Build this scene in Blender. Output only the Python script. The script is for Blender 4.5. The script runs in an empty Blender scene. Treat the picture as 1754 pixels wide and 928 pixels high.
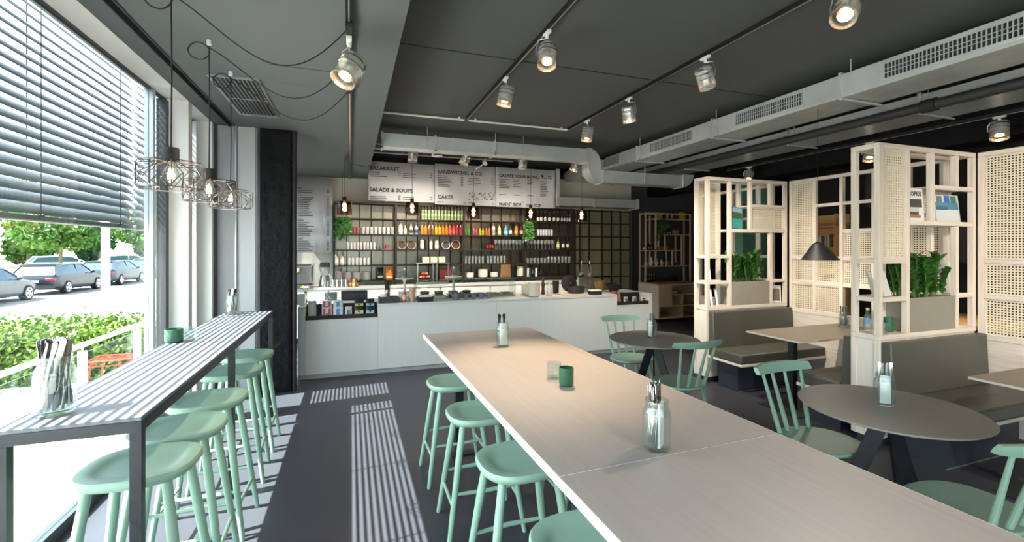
import bpy, bmesh, math, random
from mathutils import Vector, Matrix
random.seed(7)
S = bpy.context.scene
COL = S.collection
PI = math.pi
# ---------------------------------------------------------------- camera
F, CX, HY, EYE = 780.0, 877.0, 423.5, 1.6
YAW = math.atan(276.0 / F)
sn, cs = math.sin(YAW), math.cos(YAW)
cam_d = bpy.data.cameras.new('camera')
cam_d.sensor_width = 36.0
cam_d.lens = F / 1754.0 * 36.0
cam_d.shift_y = (HY - 464.0) / 1754.0
cam_d.clip_start = 0.02
cam_d.clip_end = 500
cam = bpy.data.objects.new('camera', cam_d)
cam.location = (0, 0, EYE)
cam.rotation_euler = (PI / 2, 0, -YAW)
COL.objects.link(cam)
S.camera = cam
# ---------------------------------------------------------------- sky, sun, exposure
SUN_DIR = Vector((0.69, 0.075, -1.0)).normalized()
W = bpy.data.worlds.new('world'); S.world = W; W.use_nodes = True
wn = W.node_tree.nodes; wl = W.node_tree.links
sky = wn.new('ShaderNodeTexSky')
sky.sky_type = 'NISHITA'; sky.sun_disc = False
sky.sun_elevation = math.asin(-SUN_DIR.z)
sky.sun_rotation = math.atan2(-SUN_DIR.x, -SUN_DIR.y)
sky.air_density = 1.0; sky.dust_density = 1.5; sky.ozone_density = 1.0
hs = wn.new('ShaderNodeHueSaturation'); hs.inputs['Saturation'].default_value = 0.65   # hazy summer sky
wl.new(sky.outputs[0], hs.inputs['Color']); wl.new(hs.outputs[0], wn['Background'].inputs[0])
wn['Background'].inputs[1].default_value = 1.15
sun_d = bpy.data.lights.new('sun', 'SUN'); sun_d.energy = 42.0; sun_d.angle = 0.0045
sun_d.color = (1.0, 0.96, 0.90)
sun = bpy.data.objects.new('sun', sun_d); COL.objects.link(sun)
sun.rotation_euler = SUN_DIR.to_track_quat('-Z', 'Y').to_euler()
sun.location = (-8, -1, 12)
S.view_settings.view_transform = 'Standard'
S.view_settings.look = 'None'
S.view_settings.gamma = 1.0
S.view_settings.use_curve_mapping = False
S.view_settings.exposure = 0.35
S.cycles.max_bounces = 10
S.cycles.transparent_max_bounces = 24
S.cycles.sample_clamp_indirect = 6.0
S.cycles.caustics_reflective = False
S.cycles.caustics_refractive = False

# ---------------------------------------------------------------- pixel helpers (a pixel gives a direction, the plane gives the distance)
def ray(u, v):
    a = (u - CX) / F
    return Vector((sn + a * cs, cs - a * sn, (HY - v) / F))
def onz(u, v, z):
    r = ray(u, v); return Vector((0, 0, EYE)) + r * ((z - EYE) / r.z)
def onx(u, v, x):
    r = ray(u, v); return Vector((0, 0, EYE)) + r * (x / r.x)
def ony(u, v, y):
    r = ray(u, v); return Vector((0, 0, EYE)) + r * (y / r.y)
def X_at(u, y): return ony(u, HY, y).x

# ---------------------------------------------------------------- materials
def lin(h):
    if isinstance(h, str):
        h = h.lstrip('#'); h = [int(h[i:i + 2], 16) / 255 for i in (0, 2, 4)]
    return [c / 12.92 if c <= 0.04045 else ((c + 0.055) / 1.055) ** 2.4 for c in h]
MC = {}
def M(name, col='#808080', rough=0.5, metal=0.0, var=0.06, scale=8.0, bump=0.0, bscale=60.0, spec=0.5, coat=0.0, stretch=None, emit=None, estr=0.0, sss=0):
    if name in MC: return MC[name]
    m = bpy.data.materials.new(name); m.use_nodes = True
    n, l = m.node_tree.nodes, m.node_tree.links
    b = n['Principled BSDF']
    c = lin(col)
    b.inputs['Roughness'].default_value = rough
    b.inputs['Metallic'].default_value = metal
    b.inputs['Specular IOR Level'].default_value = spec
    b.inputs['Coat Weight'].default_value = coat
    tc = n.new('ShaderNodeTexCoord'); mp = n.new('ShaderNodeMapping')
    l.new(tc.outputs['Object'], mp.inputs[0])
    if stretch: mp.inputs['Scale'].default_value = stretch
    nz = n.new('ShaderNodeTexNoise'); nz.inputs['Scale'].default_value = scale; nz.inputs['Detail'].default_value = 5
    l.new(mp.outputs[0], nz.inputs[0])
    mx = n.new('ShaderNodeMix'); mx.data_type = 'RGBA'
    mx.inputs[6].default_value = [max(0, x * (1 - var)) for x in c] + [1]
    mx.inputs[7].default_value = [min(1, x * (1 + var)) for x in c] + [1]
    l.new(nz.outputs[0], mx.inputs[0]); l.new(mx.outputs[2], b.inputs['Base Color'])
    if bump:
        nb = n.new('ShaderNodeTexNoise'); nb.inputs['Scale'].default_value = bscale; nb.inputs['Detail'].default_value = 6
        l.new(mp.outputs[0], nb.inputs[0])
        bp = n.new('ShaderNodeBump'); bp.inputs['Strength'].default_value = bump; bp.inputs['Distance'].default_value = 0.01
        l.new(nb.outputs[0], bp.inputs['Height']); l.new(bp.outputs[0], b.inputs['Normal'])
    if emit:
        b.inputs['Emission Color'].default_value = lin(emit) + [1]
        b.inputs['Emission Strength'].default_value = estr
    MC[name] = m
    return m
def GL(name, tint='#ffffff', refl=1.0, rough=0.0, body=0.0):
    """thin-walled glass: mostly see-through, with Fresnel reflections and an optional diffuse body"""
    if name in MC: return MC[name]
    m = bpy.data.materials.new(name); m.use_nodes = True
    n, l = m.node_tree.nodes, m.node_tree.links
    n.remove(n['Principled BSDF']); out = n['Material Output']
    t = n.new('ShaderNodeBsdfTransparent'); t.inputs[0].default_value = lin(tint) + [1]
    g = n.new('ShaderNodeBsdfGlossy'); g.inputs['Roughness'].default_value = rough
    lw = n.new('ShaderNodeLayerWeight'); lw.inputs[0].default_value = 0.5
    pw = n.new('ShaderNodeMath'); pw.operation = 'POWER'; pw.inputs[1].default_value = 5.0
    l.new(lw.outputs['Facing'], pw.inputs[0])
    mu = n.new('ShaderNodeMath'); mu.operation = 'MULTIPLY_ADD'; mu.inputs[1].default_value = 0.9 * min(refl, 1.0); mu.inputs[2].default_value = 0.04 * refl
    l.new(pw.outputs[0], mu.inputs[0])
    src = t
    if body:
        d = n.new('ShaderNodeBsdfDiffuse'); d.inputs[0].default_value = lin(tint) + [1]
        m2 = n.new('ShaderNodeMixShader'); m2.inputs[0].default_value = body
        l.new(t.outputs[0], m2.inputs[1]); l.new(d.outputs[0], m2.inputs[2]); src = m2
    mx = n.new('ShaderNodeMixShader')
    l.new(mu.outputs[0], mx.inputs[0]); l.new(src.outputs[0], mx.inputs[1]); l.new(g.outputs[0], mx.inputs[2])
    l.new(mx.outputs[0], out.inputs[0])
    MC[name] = m
    return m
def WOOD(name, c1, c2, rough=0.5, axis=0, scale=3.0):
    """fine straight grain along one axis"""
    if name in MC: return MC[name]
    m = M(name, c1, rough, var=0.0)
    n, l = m.node_tree.nodes, m.node_tree.links
    mp = [x for x in n if x.type == 'MAPPING'][0]; nz = [x for x in n if x.type == 'TEX_NOISE'][0]; mx = [x for x in n if x.type == 'MIX'][0]
    sc = [scale * 14] * 3; sc[axis] = scale * 0.6
    mp.inputs['Scale'].default_value = sc
    nz.inputs['Scale'].default_value = 1.6; nz.inputs['Detail'].default_value = 7; nz.inputs['Roughness'].default_value = 0.65
    nz.inputs['Distortion'].default_value = 0.35
    mx.inputs[6].default_value = lin(c1) + [1]; mx.inputs[7].default_value = lin(c2) + [1]
    rp = n.new('ShaderNodeMapRange'); rp.inputs[1].default_value = 0.3; rp.inputs[2].default_value = 0.7
    l.new(nz.outputs[0], rp.inputs[0]); l.new(rp.outputs[0], mx.inputs[0])
    return m

# ---------------------------------------------------------------- geometry collector
class G:
    def __init__(s): s.v = []; s.f = []
    def add(s, vs, fs):
        o = len(s.v); s.v += [tuple(x) for x in vs]; s.f += [tuple(i + o for i in f) for f in fs]; return s
    def bx(s, x0, x1, y0, y1, z0, z1):
        vs = [(x, y, z) for z in (z0, z1) for y in (y0, y1) for x in (x0, x1)]
        return s.add(vs, [(0, 2, 3, 1), (4, 5, 7, 6), (0, 1, 5, 4), (2, 6, 7, 3), (0, 4, 6, 2), (1, 3, 7, 5)])
    def box(s, c, sz, rot=None):
        vs = [Vector((x * sz[0] / 2, y * sz[1] / 2, z * sz[2] / 2)) for z in (-1, 1) for y in (-1, 1) for x in (-1, 1)]
        if rot is not None: vs = [rot @ v for v in vs]
        return s.add([v + Vector(c) for v in vs], [(0, 2, 3, 1), (4, 5, 7, 6), (0, 1, 5, 4), (2, 6, 7, 3), (0, 4, 6, 2), (1, 3, 7, 5)])
    def bar(s, p0, p1, w, h, up=(0, 0, 1)):
        p0, p1 = Vector(p0), Vector(p1); d = (p1 - p0).normalized(); up = Vector(up)
        if abs(d.dot(up)) > 0.99: up = Vector((0, 1, 0))
        a = d.cross(up).normalized(); b = a.cross(d).normalized()
        vs = [p + a * (i * w / 2) + b * (j * h / 2) for p in (p0, p1) for i, j in ((-1, -1), (1, -1), (1, 1), (-1, 1))]
        return s.add(vs, [(3, 2, 1, 0), (4, 5, 6, 7), (0, 1, 5, 4), (1, 2, 6, 5), (2, 3, 7, 6), (3, 0, 4, 7)])
    def tube(s, pts, r, n=8, caps=True, closed=False):
        pts = [Vector(p) for p in pts]; m = len(pts)
        rs = r if isinstance(r, (list, tuple)) else [r] * m
        ref = None; vs = []
        for i, p in enumerate(pts):
            if closed: d = (pts[(i + 1) % m] - pts[i - 1])
            else: d = pts[min(i + 1, m - 1)] - pts[max(i - 1, 0)]
            d.normalize()
            if ref is None: ref = Vector((0, 0, 1)) if abs(d.z) < 0.9 else Vector((1, 0, 0))
            a = d.cross(ref).normalized(); b = a.cross(d).normalized(); ref = b
            for k in range(n):
                t = 2 * PI * k / n; vs.append(p + a * (math.cos(t) * rs[i]) + b * (math.sin(t) * rs[i]))
        fs = []
        for i in range(m if closed else m - 1):
            j = (i + 1) % m
            for k in range(n):
                q = (k + 1) % n; fs.append((i * n + k, i * n + q, j * n + q, j * n + k))
        if caps and not closed:
            fs.append(tuple(range(n - 1, -1, -1))); fs.append(tuple((m - 1) * n + k for k in range(n)))
        return s.add(vs, fs)
    def cyl(s, p0, p1, r0, r1=None, n=12, caps=True): return s.tube([p0, p1], [r0, r0 if r1 is None else r1], n, caps)
    def lathe(s, prof, n=20, c=(0, 0, 0), sx=1.0, sy=1.0):
        vs = []; fs = []; m = len(prof)
        for r, z in prof:
            for k in range(n):
                t = 2 * PI * k / n; vs.append((c[0] + r * math.cos(t) * sx, c[1] + r * math.sin(t) * sy, c[2] + z))
        for i in range(m - 1):
            for k in range(n):
                q = (k + 1) % n; fs.append((i * n + k, i * n + q, (i + 1) * n + q, (i + 1) * n + k))
        if prof[0][0] > 1e-6: fs.append(tuple(range(n - 1, -1, -1)))
        if prof[-1][0] > 1e-6: fs.append(tuple((m - 1) * n + k for k in range(n)))
        return s.add(vs, fs)
    def prism(s, poly, z0, z1):
        m = len(poly)
        vs = [(x, y, z0) for x, y in poly] + [(x, y, z1) for x, y in poly]
        return s.add(vs, [tuple(range(m - 1, -1, -1)), tuple(range(m, 2 * m))] + [(i, (i + 1) % m, m + (i + 1) % m, m + i) for i in range(m)])
    def xf(s, mat):
        s.v = [tuple(mat @ Vector(v)) for v in s.v]; return s
    def build(s, name, mat, parent=None, loc=None, rot=None, smooth=35, bevel=0.0, bseg=2):
        me = bpy.data.meshes.new(name); me.from_pydata(s.v, [], s.f); me.update()
        if smooth:
            for p in me.polygons: p.use_smooth = True
            me.set_sharp_from_angle(angle=math.radians(smooth))
        if mat: me.materials.append(mat)
        return link(name, me, parent, loc, rot, bevel, bseg)
def link(name, me, parent=None, loc=None, rot=None, bevel=0.0, bseg=2):
    o = bpy.data.objects.new(name, me); COL.objects.link(o)
    if parent: o.parent = parent
    if loc is not None: o.location = loc
    if rot is not None: o.rotation_euler = rot
    if bevel:
        b = o.modifiers.new('bevel', 'BEVEL'); b.width = bevel; b.segments = bseg; b.limit_method = 'ANGLE'
    return o
def tag(o, label, cat, group=None):
    o['label'] = label; o['category'] = cat
    if group: o['group'] = group
    return o
def thing(name, label, cat, loc=(0, 0, 0), rz=0.0, group=None):
    o = bpy.data.objects.new(name, None); COL.objects.link(o); o.location = loc; o.rotation_euler = (0, 0, rz)
    o.empty_display_size = 0.1
    return tag(o, label, cat, group)
def struct(o): o['kind'] = 'structure'; return o
def stuff(o): o['kind'] = 'stuff'; return o
def dup(o, loc=None, rz=None, label=None, group=None, parent=None):
    c = o.copy(); COL.objects.link(c)
    if parent: c.parent = parent
    if loc is not None: c.location = loc
    if rz is not None: c.rotation_euler = (0, 0, rz)
    if label: c['label'] = label
    if group: c['group'] = group
    for ch in list(o.children):
        dup(ch, parent=c)
    return c
def text_part(name, body, size, mat, parent, loc, rot, bold=0.0, align='LEFT'):
    cu = bpy.data.curves.new('lettering', 'FONT'); cu.body = body; cu.size = size; cu.offset = bold; cu.align_x = align; cu.resolution_u = 2
    to = bpy.data.objects.new('lettering', cu); COL.objects.link(to)
    dg = bpy.context.evaluated_depsgraph_get()
    me = bpy.data.meshes.new_from_object(to.evaluated_get(dg))
    bpy.data.objects.remove(to)
    me.materials.clear(); me.materials.append(mat)
    return link(name, me, parent, loc, rot)
# ================================================================ materials in use
m_floor = M('floor_resin', '#373940', 0.40, var=0.14, scale=1.6, bump=0.02, bscale=30, spec=0.35)
m_soff = M('soffit_paint', '#5b6262', 0.75, var=0.03, scale=2)
m_ceil = M('ceiling_paint', '#4e5151', 0.8, var=0.04, scale=2)
m_white = M('white_paint', '#e6e8e7', 0.6, var=0.02)
m_wall = M('back_wall_paint', '#dcd9cc', 0.7, var=0.02)
m_dgrey = M('dark_grey_paint', '#4b4c50', 0.8, var=0.05)
m_black = M('black_paint', '#1c1c1e', 0.7, var=0.1)
m_rough = M('black_sprayed_insulation', '#18191c', 0.62, var=0.25, scale=30, bump=1.0, bscale=38, spec=0.12)
m_alu = M('aluminium', '#b9bec2', 0.35, 0.85, var=0.03)
m_frame = M('dark_frame', '#33383d', 0.45, var=0.05)
m_gpanel = M('grey_panel', '#9a9da3', 0.55, var=0.03)
m_glass = GL('window_glass', '#f3f8f6', 0.8)
m_mint = M('mint_paint', '#8eae9b', 0.42, var=0.04, scale=4)
m_slat = M('blind_slat', '#4f575d', 0.42, 0.2, var=0.03)
XW, ZS, XS, ZC, YB = -1.54, 2.9, 0.294, 3.33, 9.1
# ================================================================ structure
struct(G().bx(-1.56, 8.6, -3.6, 9.2, -0.1, 0).build('floor', m_floor))
struct(G().bx(-1.62, 8.6, -3.6, 9.25, ZC, ZC + 0.1).build('ceiling', m_ceil))
# the low ceiling over the window side (everything left of its edge), with the dark recessed rail slot
sf = struct(G().bx(-1.17, XS, -3.6, YB, ZS, ZC - 0.001).build('ceiling_soffit', m_soff))
struct(G().bx(-1.36, -1.22, -3.6, YB, ZS, ZC - 0.001).build('ceiling_soffit_strip', m_soff))
struct(G().bx(-1.219, -1.171, -3.6, YB, ZS + 0.03, ZS + 0.08).build('trim_blind_slot', m_black))
g = G().bx(-1.225, -1.217, -3.6, YB, ZS - 0.012, ZS + 0.03).bx(-1.174, -1.166, -3.6, YB, ZS - 0.012, ZS + 0.03)
struct(g.build('trim_slot_edge', m_frame))
# joints of the ceiling boards
yj = onz(693, 75, ZC).y
struct(G().bx(XS, 8.5, yj - 0.006, yj + 0.006, ZC - 0.004, ZC).build('trim_ceiling_joint', m_black))
struct(G().bx(XS, 8.5, yj - 2.506, yj - 2.494, ZC - 0.004, ZC).build('trim_ceiling_joint', m_black))
# back wall: pale over the bar, dark to its right
XD = X_at(1081, YB)
struct(G().bx(-1.62, XD, YB, YB + 0.12, 0, ZC).build('wall_back', m_wall))
zt = 3.12
struct(G().bx(XS + 0.001, XD, YB - 0.03, YB - 0.001, zt - 0.02, ZC - 0.001).build('wall_back_upper', m_black))
struct(G().bx(XD, 8.6, YB, YB + 0.12, 0, ZC).build('wall_back_dark', m_dgrey))
struct(G().bx(8.5, 8.62, -3.6, YB, 0, ZC).build('wall_right', m_black))
# window wall. Recess lining, frames and panes; the blinds hang outside
def window(name, y0, y1, mull=(), bot=0.0, top=ZS):
    w = bpy.data.objects.new(name, None); COL.objects.link(w); struct(w)
    fr = G().bx(XW - 0.03, XW + 0.03, y0, y1, bot, bot + 0.07).bx(XW - 0.012, XW + 0.012, y0, y1, top - 0.02, top)
    fr.build('bottom_and_top_rail', m_frame, w)
    G().bx(XW - 0.035, XW + 0.035, y1 - 0.07, y1, bot + 0.07, top - 0.02).build('jamb', m_frame, w)
    G().bx(XW - 0.035, XW + 0.035, y0, y0 + 0.05, bot + 0.07, top - 0.02).build('jamb', m_frame, w)
    ys = [y0 + 0.05] + list(mull) + [y1 - 0.07]
    for m in mull: G().bx(XW - 0.03, XW + 0.03, m - 0.025, m + 0.025, bot + 0.07, top - 0.02).build('mullion', m_alu, w)
    for a, b in zip(ys, ys[1:]):
        G().bx(XW - 0.004, XW + 0.004, a + 0.025, b - 0.025, bot + 0.07, top - 0.02).build('pane', m_glass, w)
    return w
window('window_1', -1.2, 4.77, (1.2, 4.47))
window('window_2', 4.87, 5.50)
window('window_3', 6.1, YB - 0.002, (7.5,))
window('window_4', -3.5, -1.3)
def lining(name, y0, y1): struct(G().bx(XW - 0.06, -1.36, y0, y1, 0, ZS).build(name, m_white))
lining('wall_left_pier', 4.772, 4.868); lining('wall_left_pier', 5.502, 6.098); lining('wall_left_pier', -1.298, -1.202)
struct(G().bx(XW - 0.06, -1.361, -3.6, YB, ZS + 0.002, ZC).build('wall_left_head', m_white))
# narrow pale frame of the small window's casement
g = G()
for a, b, c_, d_ in ((4.93, 4.97, .09, 2.87), (5.39, 5.43, .09, 2.87)): g.bx(XW + 0.036, XW + 0.07, a, b, c_, d_)
struct(g.build('trim_casement', m_white))
# end wall beside the pillar: grey panels, a pipe, a corner profile
struct(G().bx(-1.359, -0.93, 5.6, 5.68, 0, ZS - 0.001).build('wall_end_panel', m_gpanel))
struct(G().bx(-1.36, -1.335, 5.575, 5.599, 0, ZS - 0.001).bx(-0.955, -0.93, 5.57, 5.599, 0, ZS - 0.001).build('trim_end_panel', m_frame))
px_ = X_at(404, 5.57)
struct(G().cyl((px_, 5.575, 0), (px_, 5.575, ZS - 0.002), 0.012, n=10).build('trim_pipe', m_alu))
x0, x1 = X_at(407, 5.58), X_at(437, 5.58)
struct(G().bx(x0, x1, 5.585, 5.599, 0, ZS - 0.002).build('trim_panel', M('grey_panel_light', '#b4b8bd', 0.5, var=0.02)))
# black sprayed pillar and the beam on the right
gg = G()
nx, nz = 10, 70
def roughface(gg, p0, du, dv, nu, nv, nrm, amp):
    vs = []
    for j in range(nv + 1):
        for i in range(nu + 1):
            e = 0 if i in (0, nu) or j in (0, nv) else random.uniform(0, amp)
            vs.append(Vector(p0) + Vector(du) * (i / nu) + Vector(dv) * (j / nv) + Vector(nrm) * e)
    gg.add(vs, [(j * (nu + 1) + i, j * (nu + 1) + i + 1, (j + 1) * (nu + 1) + i + 1, (j + 1) * (nu + 1) + i) for j in range(nv) for i in range(nu)])
cx0, cx1, cy0, cy1 = -0.92, -0.625, 5.58, 5.9
roughface(gg, (cx0, cy0, 0), (cx1 - cx0, 0, 0), (0, 0, ZS - .002), 12, 90, (0, -1, 0), 0.02)
roughface(gg, (cx1, cy0, 0), (0, cy1 - cy0, 0), (0, 0, ZS - .002), 12, 90, (1, 0, 0), 0.02)
gg.add([(cx0, cy0, 0), (cx0, cy1, 0), (cx0, cy1, ZS - .002), (cx0, cy0, ZS - .002), (cx1, cy1, 0), (cx1, cy1, ZS - .002)], [(0, 3, 2, 1), (1, 2, 5, 4)])
struct(gg.build('wall_pillar', m_rough))
struct(G().cyl((cx1 + 0.03, cy0 + 0.03, 0), (cx1 + 0.03, cy0 + 0.03, ZS - .002), 0.028, n=12).build('trim_pillar_pipe', m_black))
gg = G()
bX0, bX1, bz0, bz1 = 6.55, 6.95, 2.78, 3.32
roughface(gg, (bX0, 9.0, bz0), (0, -12.4, 0), (0, 0, bz1 - bz0), 240, 12, (-1, 0, 0), 0.03)
gg.add([(bX0, 9, bz0), (bX1, 9, bz0), (bX1, -3.4, bz0), (bX0, -3.4, bz0), (bX1, 9, bz1), (bX1, -3.4, bz1)], [(0, 3, 2, 1), (1, 2, 5, 4)])
struct(gg.build('ceiling_beam', m_rough))
# teal painted wall strip and black pillar deep on the right
xa, xb, xc = X_at(1272, 7.0), X_at(1322, 7.0), X_at(1346, 7.0)
struct(G().bx(xa, xb - 0.005, 7.0, 7.2, 0, ZC).build('wall_teal', M('teal_paint', '#86bfad', 0.6, var=0.03)))
struct(G().bx(xb, min(xc, 8.45), 6.95, 7.3, 0, ZC).build('wall_black_pillar', m_rough))
# unseen street front behind the camera: glazing added to let in frontal fill daylight
wf = bpy.data.objects.new('added_fill_window', None); COL.objects.link(wf); struct(wf)
for i in range(3):
    xx = -1.3 + i * 1.94
    G().bx(xx - 0.04, xx + 0.04, -3.56, -3.48, 0, 2.9).build('mullion', m_frame, wf)
    if i < 2: G().bx(xx + 0.041, xx + 1.899, -3.523, -3.517, 0.07, 2.83).build('pane', m_glass, wf)
G().bx(-1.35, 2.62, -3.56, -3.48, 2.83, 2.9).bx(-1.35, 2.62, -3.56, -3.48, 0, 0.07).build('rail', m_frame, wf)
struct(G().bx(-1.6, 2.63, -3.6, -3.45, 2.901, ZC).build('wall_front_head', m_white))
struct(G().bx(2.631, 8.5, -3.6, -3.45, 0, ZC).build('wall_front', m_dgrey))  # unseen wall in place of further glazing, cuts the fill daylight
# ================================================================ blinds outside the panes
def blind(label, y0, y1, zb, cords, xb=-1.66):
    t = thing('venetian_blind', label, 'blind', (xb, y0, 0), 0, 'outside venetian blinds of the window wall')
    L = y1 - y0
    # curved slat, sloping up to the outside
    P = []; wd = 0.099; a = math.radians(46)
    for i in range(6):
        q = i / 5 - 0.5; h = 0.006 * (1 - 4 * q * q)
        P.append((q * wd * math.cos(a) + h * math.sin(a), -q * wd * math.sin(a) + h * math.cos(a)))
    g = G(); vs = []
    for yy in (0, L):
        for x, z in P: vs.append((x, yy, z))
    n = len(P); g.add(vs, [(i, i + 1, n + i + 1, n + i) for i in range(n - 1)])
    me = None; z = zb + 0.075
    while z < 3.05:
        if me is None: o = g.build('slat', m_slat, t, (0, 0, z)); me = o.data
        else: o = link('slat', me, t, (0, 0, z))
        z += 0.0585
    G().bx(-0.03, 0.03, 0, L, zb, zb + 0.035).build('bottom_rail', m_slat, t, bevel=0.008)
    G().bx(-0.035, 0.035, 0, L, 3.07, 3.13).build('headrail', m_slat, t)
    for cy in cords:
        G().cyl((0.031, cy - y0, zb + 0.03), (0.031, cy - y0, 3.08), 0.0025, n=6).cyl((-0.031, cy - y0, zb + 0.03), (-0.031, cy - y0, 3.08), 0.0025, n=6).build('ladder_cord', m_frame, t)
        G().tube([(0.033 + 0.012 * math.sin(k * 2.1), cy - y0 + 0.02 * math.cos(k * 1.7), zb + 0.03 + 0.012 * math.sin(k * 3.3)) for k in range(14)], 0.003, 6).build('cord_tangle', m_frame, t)
    return t
blind('long grey venetian blind lowered over the big window by the bar table', -1.15, 4.42, 1.742, [0.5, 1.4, 2.36, 3.27, 4.2])
blind('narrow strip of grey venetian blind between thin mullion and dark window post', 4.49, 4.73, 1.742, [4.62])
blind('small grey venetian blind on the narrow window by the pillar', 4.89, 5.47, 1.742, [5.1])
blind('grey venetian blind on the window behind the bar counter', 6.12, 9.08, 1.2, [6.6, 7.5, 8.4])
# ================================================================ stools
m_bk = M('black_steel', '#22252b', 0.42, 0.3, var=0.06)
m_steel = M('stainless_steel', '#c9c9c6', 0.22, 1.0, var=0.05)
m_ash = WOOD('whitewashed_ash', '#cfc2b6', '#e8ded4', 0.55, 2, 2.2)
m_ashx = WOOD('whitewashed_ash_lengthwise', '#cfc2b6', '#e8ded4', 0.55, 0, 2.2)
m_ashy = WOOD('whitewashed_ash_crosswise', '#cfc2b6', '#e8ded4', 0.55, 1, 2.2)
def superell(a, b, n=36, e=2.7):
    out = []
    for k in range(n):
        t = 2 * PI * k / n; c_, s_ = math.cos(t), math.sin(t)
        out.append((a * math.copysign(abs(c_) ** (2 / e), c_), b * math.copysign(abs(s_) ** (2 / e), s_)))
    return out
def rings(outline, levels):
    g = G(); n = len(outline); vs = []; fs = []
    for lv in levels:
        sc, z = lv[0], lv[1]; ox = lv[2] if len(lv) > 2 else 0
        for x, y in outline: vs.append((x * sc + ox, y * sc, z))
    for i in range(len(levels) - 1):
        for k in range(n):
            q = (k + 1) % n; fs.append((i * n + k, i * n + q, (i + 1) * n + q, (i + 1) * n + k))
    fs.append(tuple(range(n - 1, -1, -1))); fs.append(tuple((len(levels) - 1) * n + k for k in range(n)))
    return g.add(vs, fs)
def make_stool(H):
    t = thing('bar_stool', 'x', 'stool')
    rings(superell(0.197, 0.178), [(0.80, H - 0.046), (0.93, H - 0.038), (1.0, H - 0.022), (0.995, H - 0.008), (0.965, H),
                                   (0.75, H - 0.002), (0.69, H - 0.009), (0.5, H - 0.014), (0.2, H - 0.016)]).build('seat', m_mint, t, smooth=50)
    L = {}
    for sx in (-1, 1):
        for sy in (-1, 1):
            a = Vector((sx * 0.125, sy * 0.105, H - 0.04)); b = Vector((sx * 0.215, sy * 0.172, 0.0)); L[sx, sy] = (a, b)
            G().tube([a, a.lerp(b, 0.3), b.lerp(a, 0.02), b], [0.0175, 0.0195, 0.0135, 0.012], 12).build('leg', m_mint, t)
    at = lambda k, z: L[k][0].lerp(L[k][1], (H - 0.04 - z) / (H - 0.04))
    for sx in (-1, 1): G().cyl(at((sx, -1), 0.19), at((sx, 1), 0.19), 0.0095, n=10).build('stretcher', m_mint, t)
    for sy in (-1, 1): G().tube([at((-1, sy), 0.26), (0, sy * 0.155, 0.26), at((1, sy), 0.26)], [0.0085, 0.0115, 0.0085], 10).build('stretcher', m_mint, t)
    return t
protos = {}
def put_stool(H, x, y, label, group, rz=0.0):
    if H not in protos:
        o = protos[H] = make_stool(H); o.location = (x, y, 0); o.rotation_euler = (0, 0, rz); o['label'] = label; o['group'] = group; return o
    return dup(protos[H], (x, y, 0), rz, label, group)
ords = ['first', 'second', 'third', 'fourth', 'fifth']
for i, (x, y) in enumerate(((-0.79, 4.15), (-0.785, 3.64), (-0.765, 3.01), (-0.775, 2.585), (-0.785, 2.20))):
    put_stool(0.75, x, y, 'tall mint green stool at the window bar, %s from the black pillar' % ords[i], 'stools along the window bar', math.radians((0, 3, -2, 2, -3)[i]))
for i, y in enumerate((3.205, 2.57, 1.93, 1.30)):
    put_stool(0.655, 0.70 + (3.2 - y) * 0.018, y, 'mint green stool on the window side of the long table, %s from the counter' % ords[i], 'stools along the window side of the long table', math.radians((1, -1, 2, 0)[i]))
for i, y in enumerate((3.10, 2.46, 1.92)):
    put_stool(0.655, 1.31 + (3.2 - y) * 0.018, y, 'mint green stool under the aisle side of the long table, %s from the counter' % ords[i], 'stools along the aisle side of the long table')
# ================================================================ window bar table
bt = thing('bar_table', 'long narrow grey bar table with black steel frame along the window', 'table', (-1.10, 1.96, 0))
m_btop = M('bar_top_grey', '#5d636b', 0.5, var=0.05, scale=5)
Lb, Wb = 2.885, 0.40
G().bx(0, Wb, 0, Lb, 0.985, 1.0).build('tabletop', m_btop, bt, bevel=0.002)
for nm, a in (('rail', (0, Wb, 0, 0.035)), ('rail', (0, Wb, Lb - 0.035, Lb)), ('rail', (0, 0.035, 0.036, Lb - 0.036)), ('rail', (Wb - 0.035, Wb, 0.036, Lb - 0.036))):
    G().bx(*a, 0.945, 0.9845).build(nm, m_bk, bt)
for x in (0, Wb - 0.035):
    for y in (0, 1.36, Lb - 0.035):
        G().bx(x, x + 0.035, y, y + 0.035, 0, 0.9445).build('leg', m_bk, bt)
# ================================================================ long communal tables (two tops meeting at a joint)
m_ctop = WOOD('pale_grey_oiled_ash', '#9a948f', '#a29c97', 0.42, 1, 2.4)
m_edge = M('white_edge', '#f1efea', 0.5, var=0.02)
rzT = math.radians(1.1)
pL = onz(724.9, 572.0, 0.9)
def long_table(loc, L, label):
    t = thing('communal_table', label, 'table', loc, rzT)
    G().bx(0.003, 0.917, -L + 0.004, -0.003, 0.872, 0.9).build('tabletop', m_ctop, t)
    G().bx(0, 0.92, -L + 0.0045, 0, 0.868, 0.8995).build('edge_band', m_edge, t)
    for x in (0.23, 0.69):
        for y in (-0.26, -L + 0.26):
            G().bx(x - 0.03, x + 0.03, y - 0.03, y + 0.03, 0.012, 0.83).build('leg', m_bk, t)
    for y in (-0.26, -L + 0.26):
        G().bx(0.17, 0.75, y - 0.04, y + 0.04, 0, 0.012).build('foot_plate', m_bk, t)
    G().bx(0.2, 0.72, -L + 0.2, -0.2, 0.831, 0.8675).build('subframe', m_bk, t)
    return t
LT = 2.44
long_table((pL.x, pL.y, 0), LT, 'long pale grey communal table with white edge, the top nearer the bar counter')
dv = Matrix.Rotation(rzT, 3, 'Z') @ Vector((0, -LT, 0))
long_table((pL.x + dv.x, pL.y + dv.y, 0), LT, 'long pale grey communal table with white edge, second top butted beyond the joint line')
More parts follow.
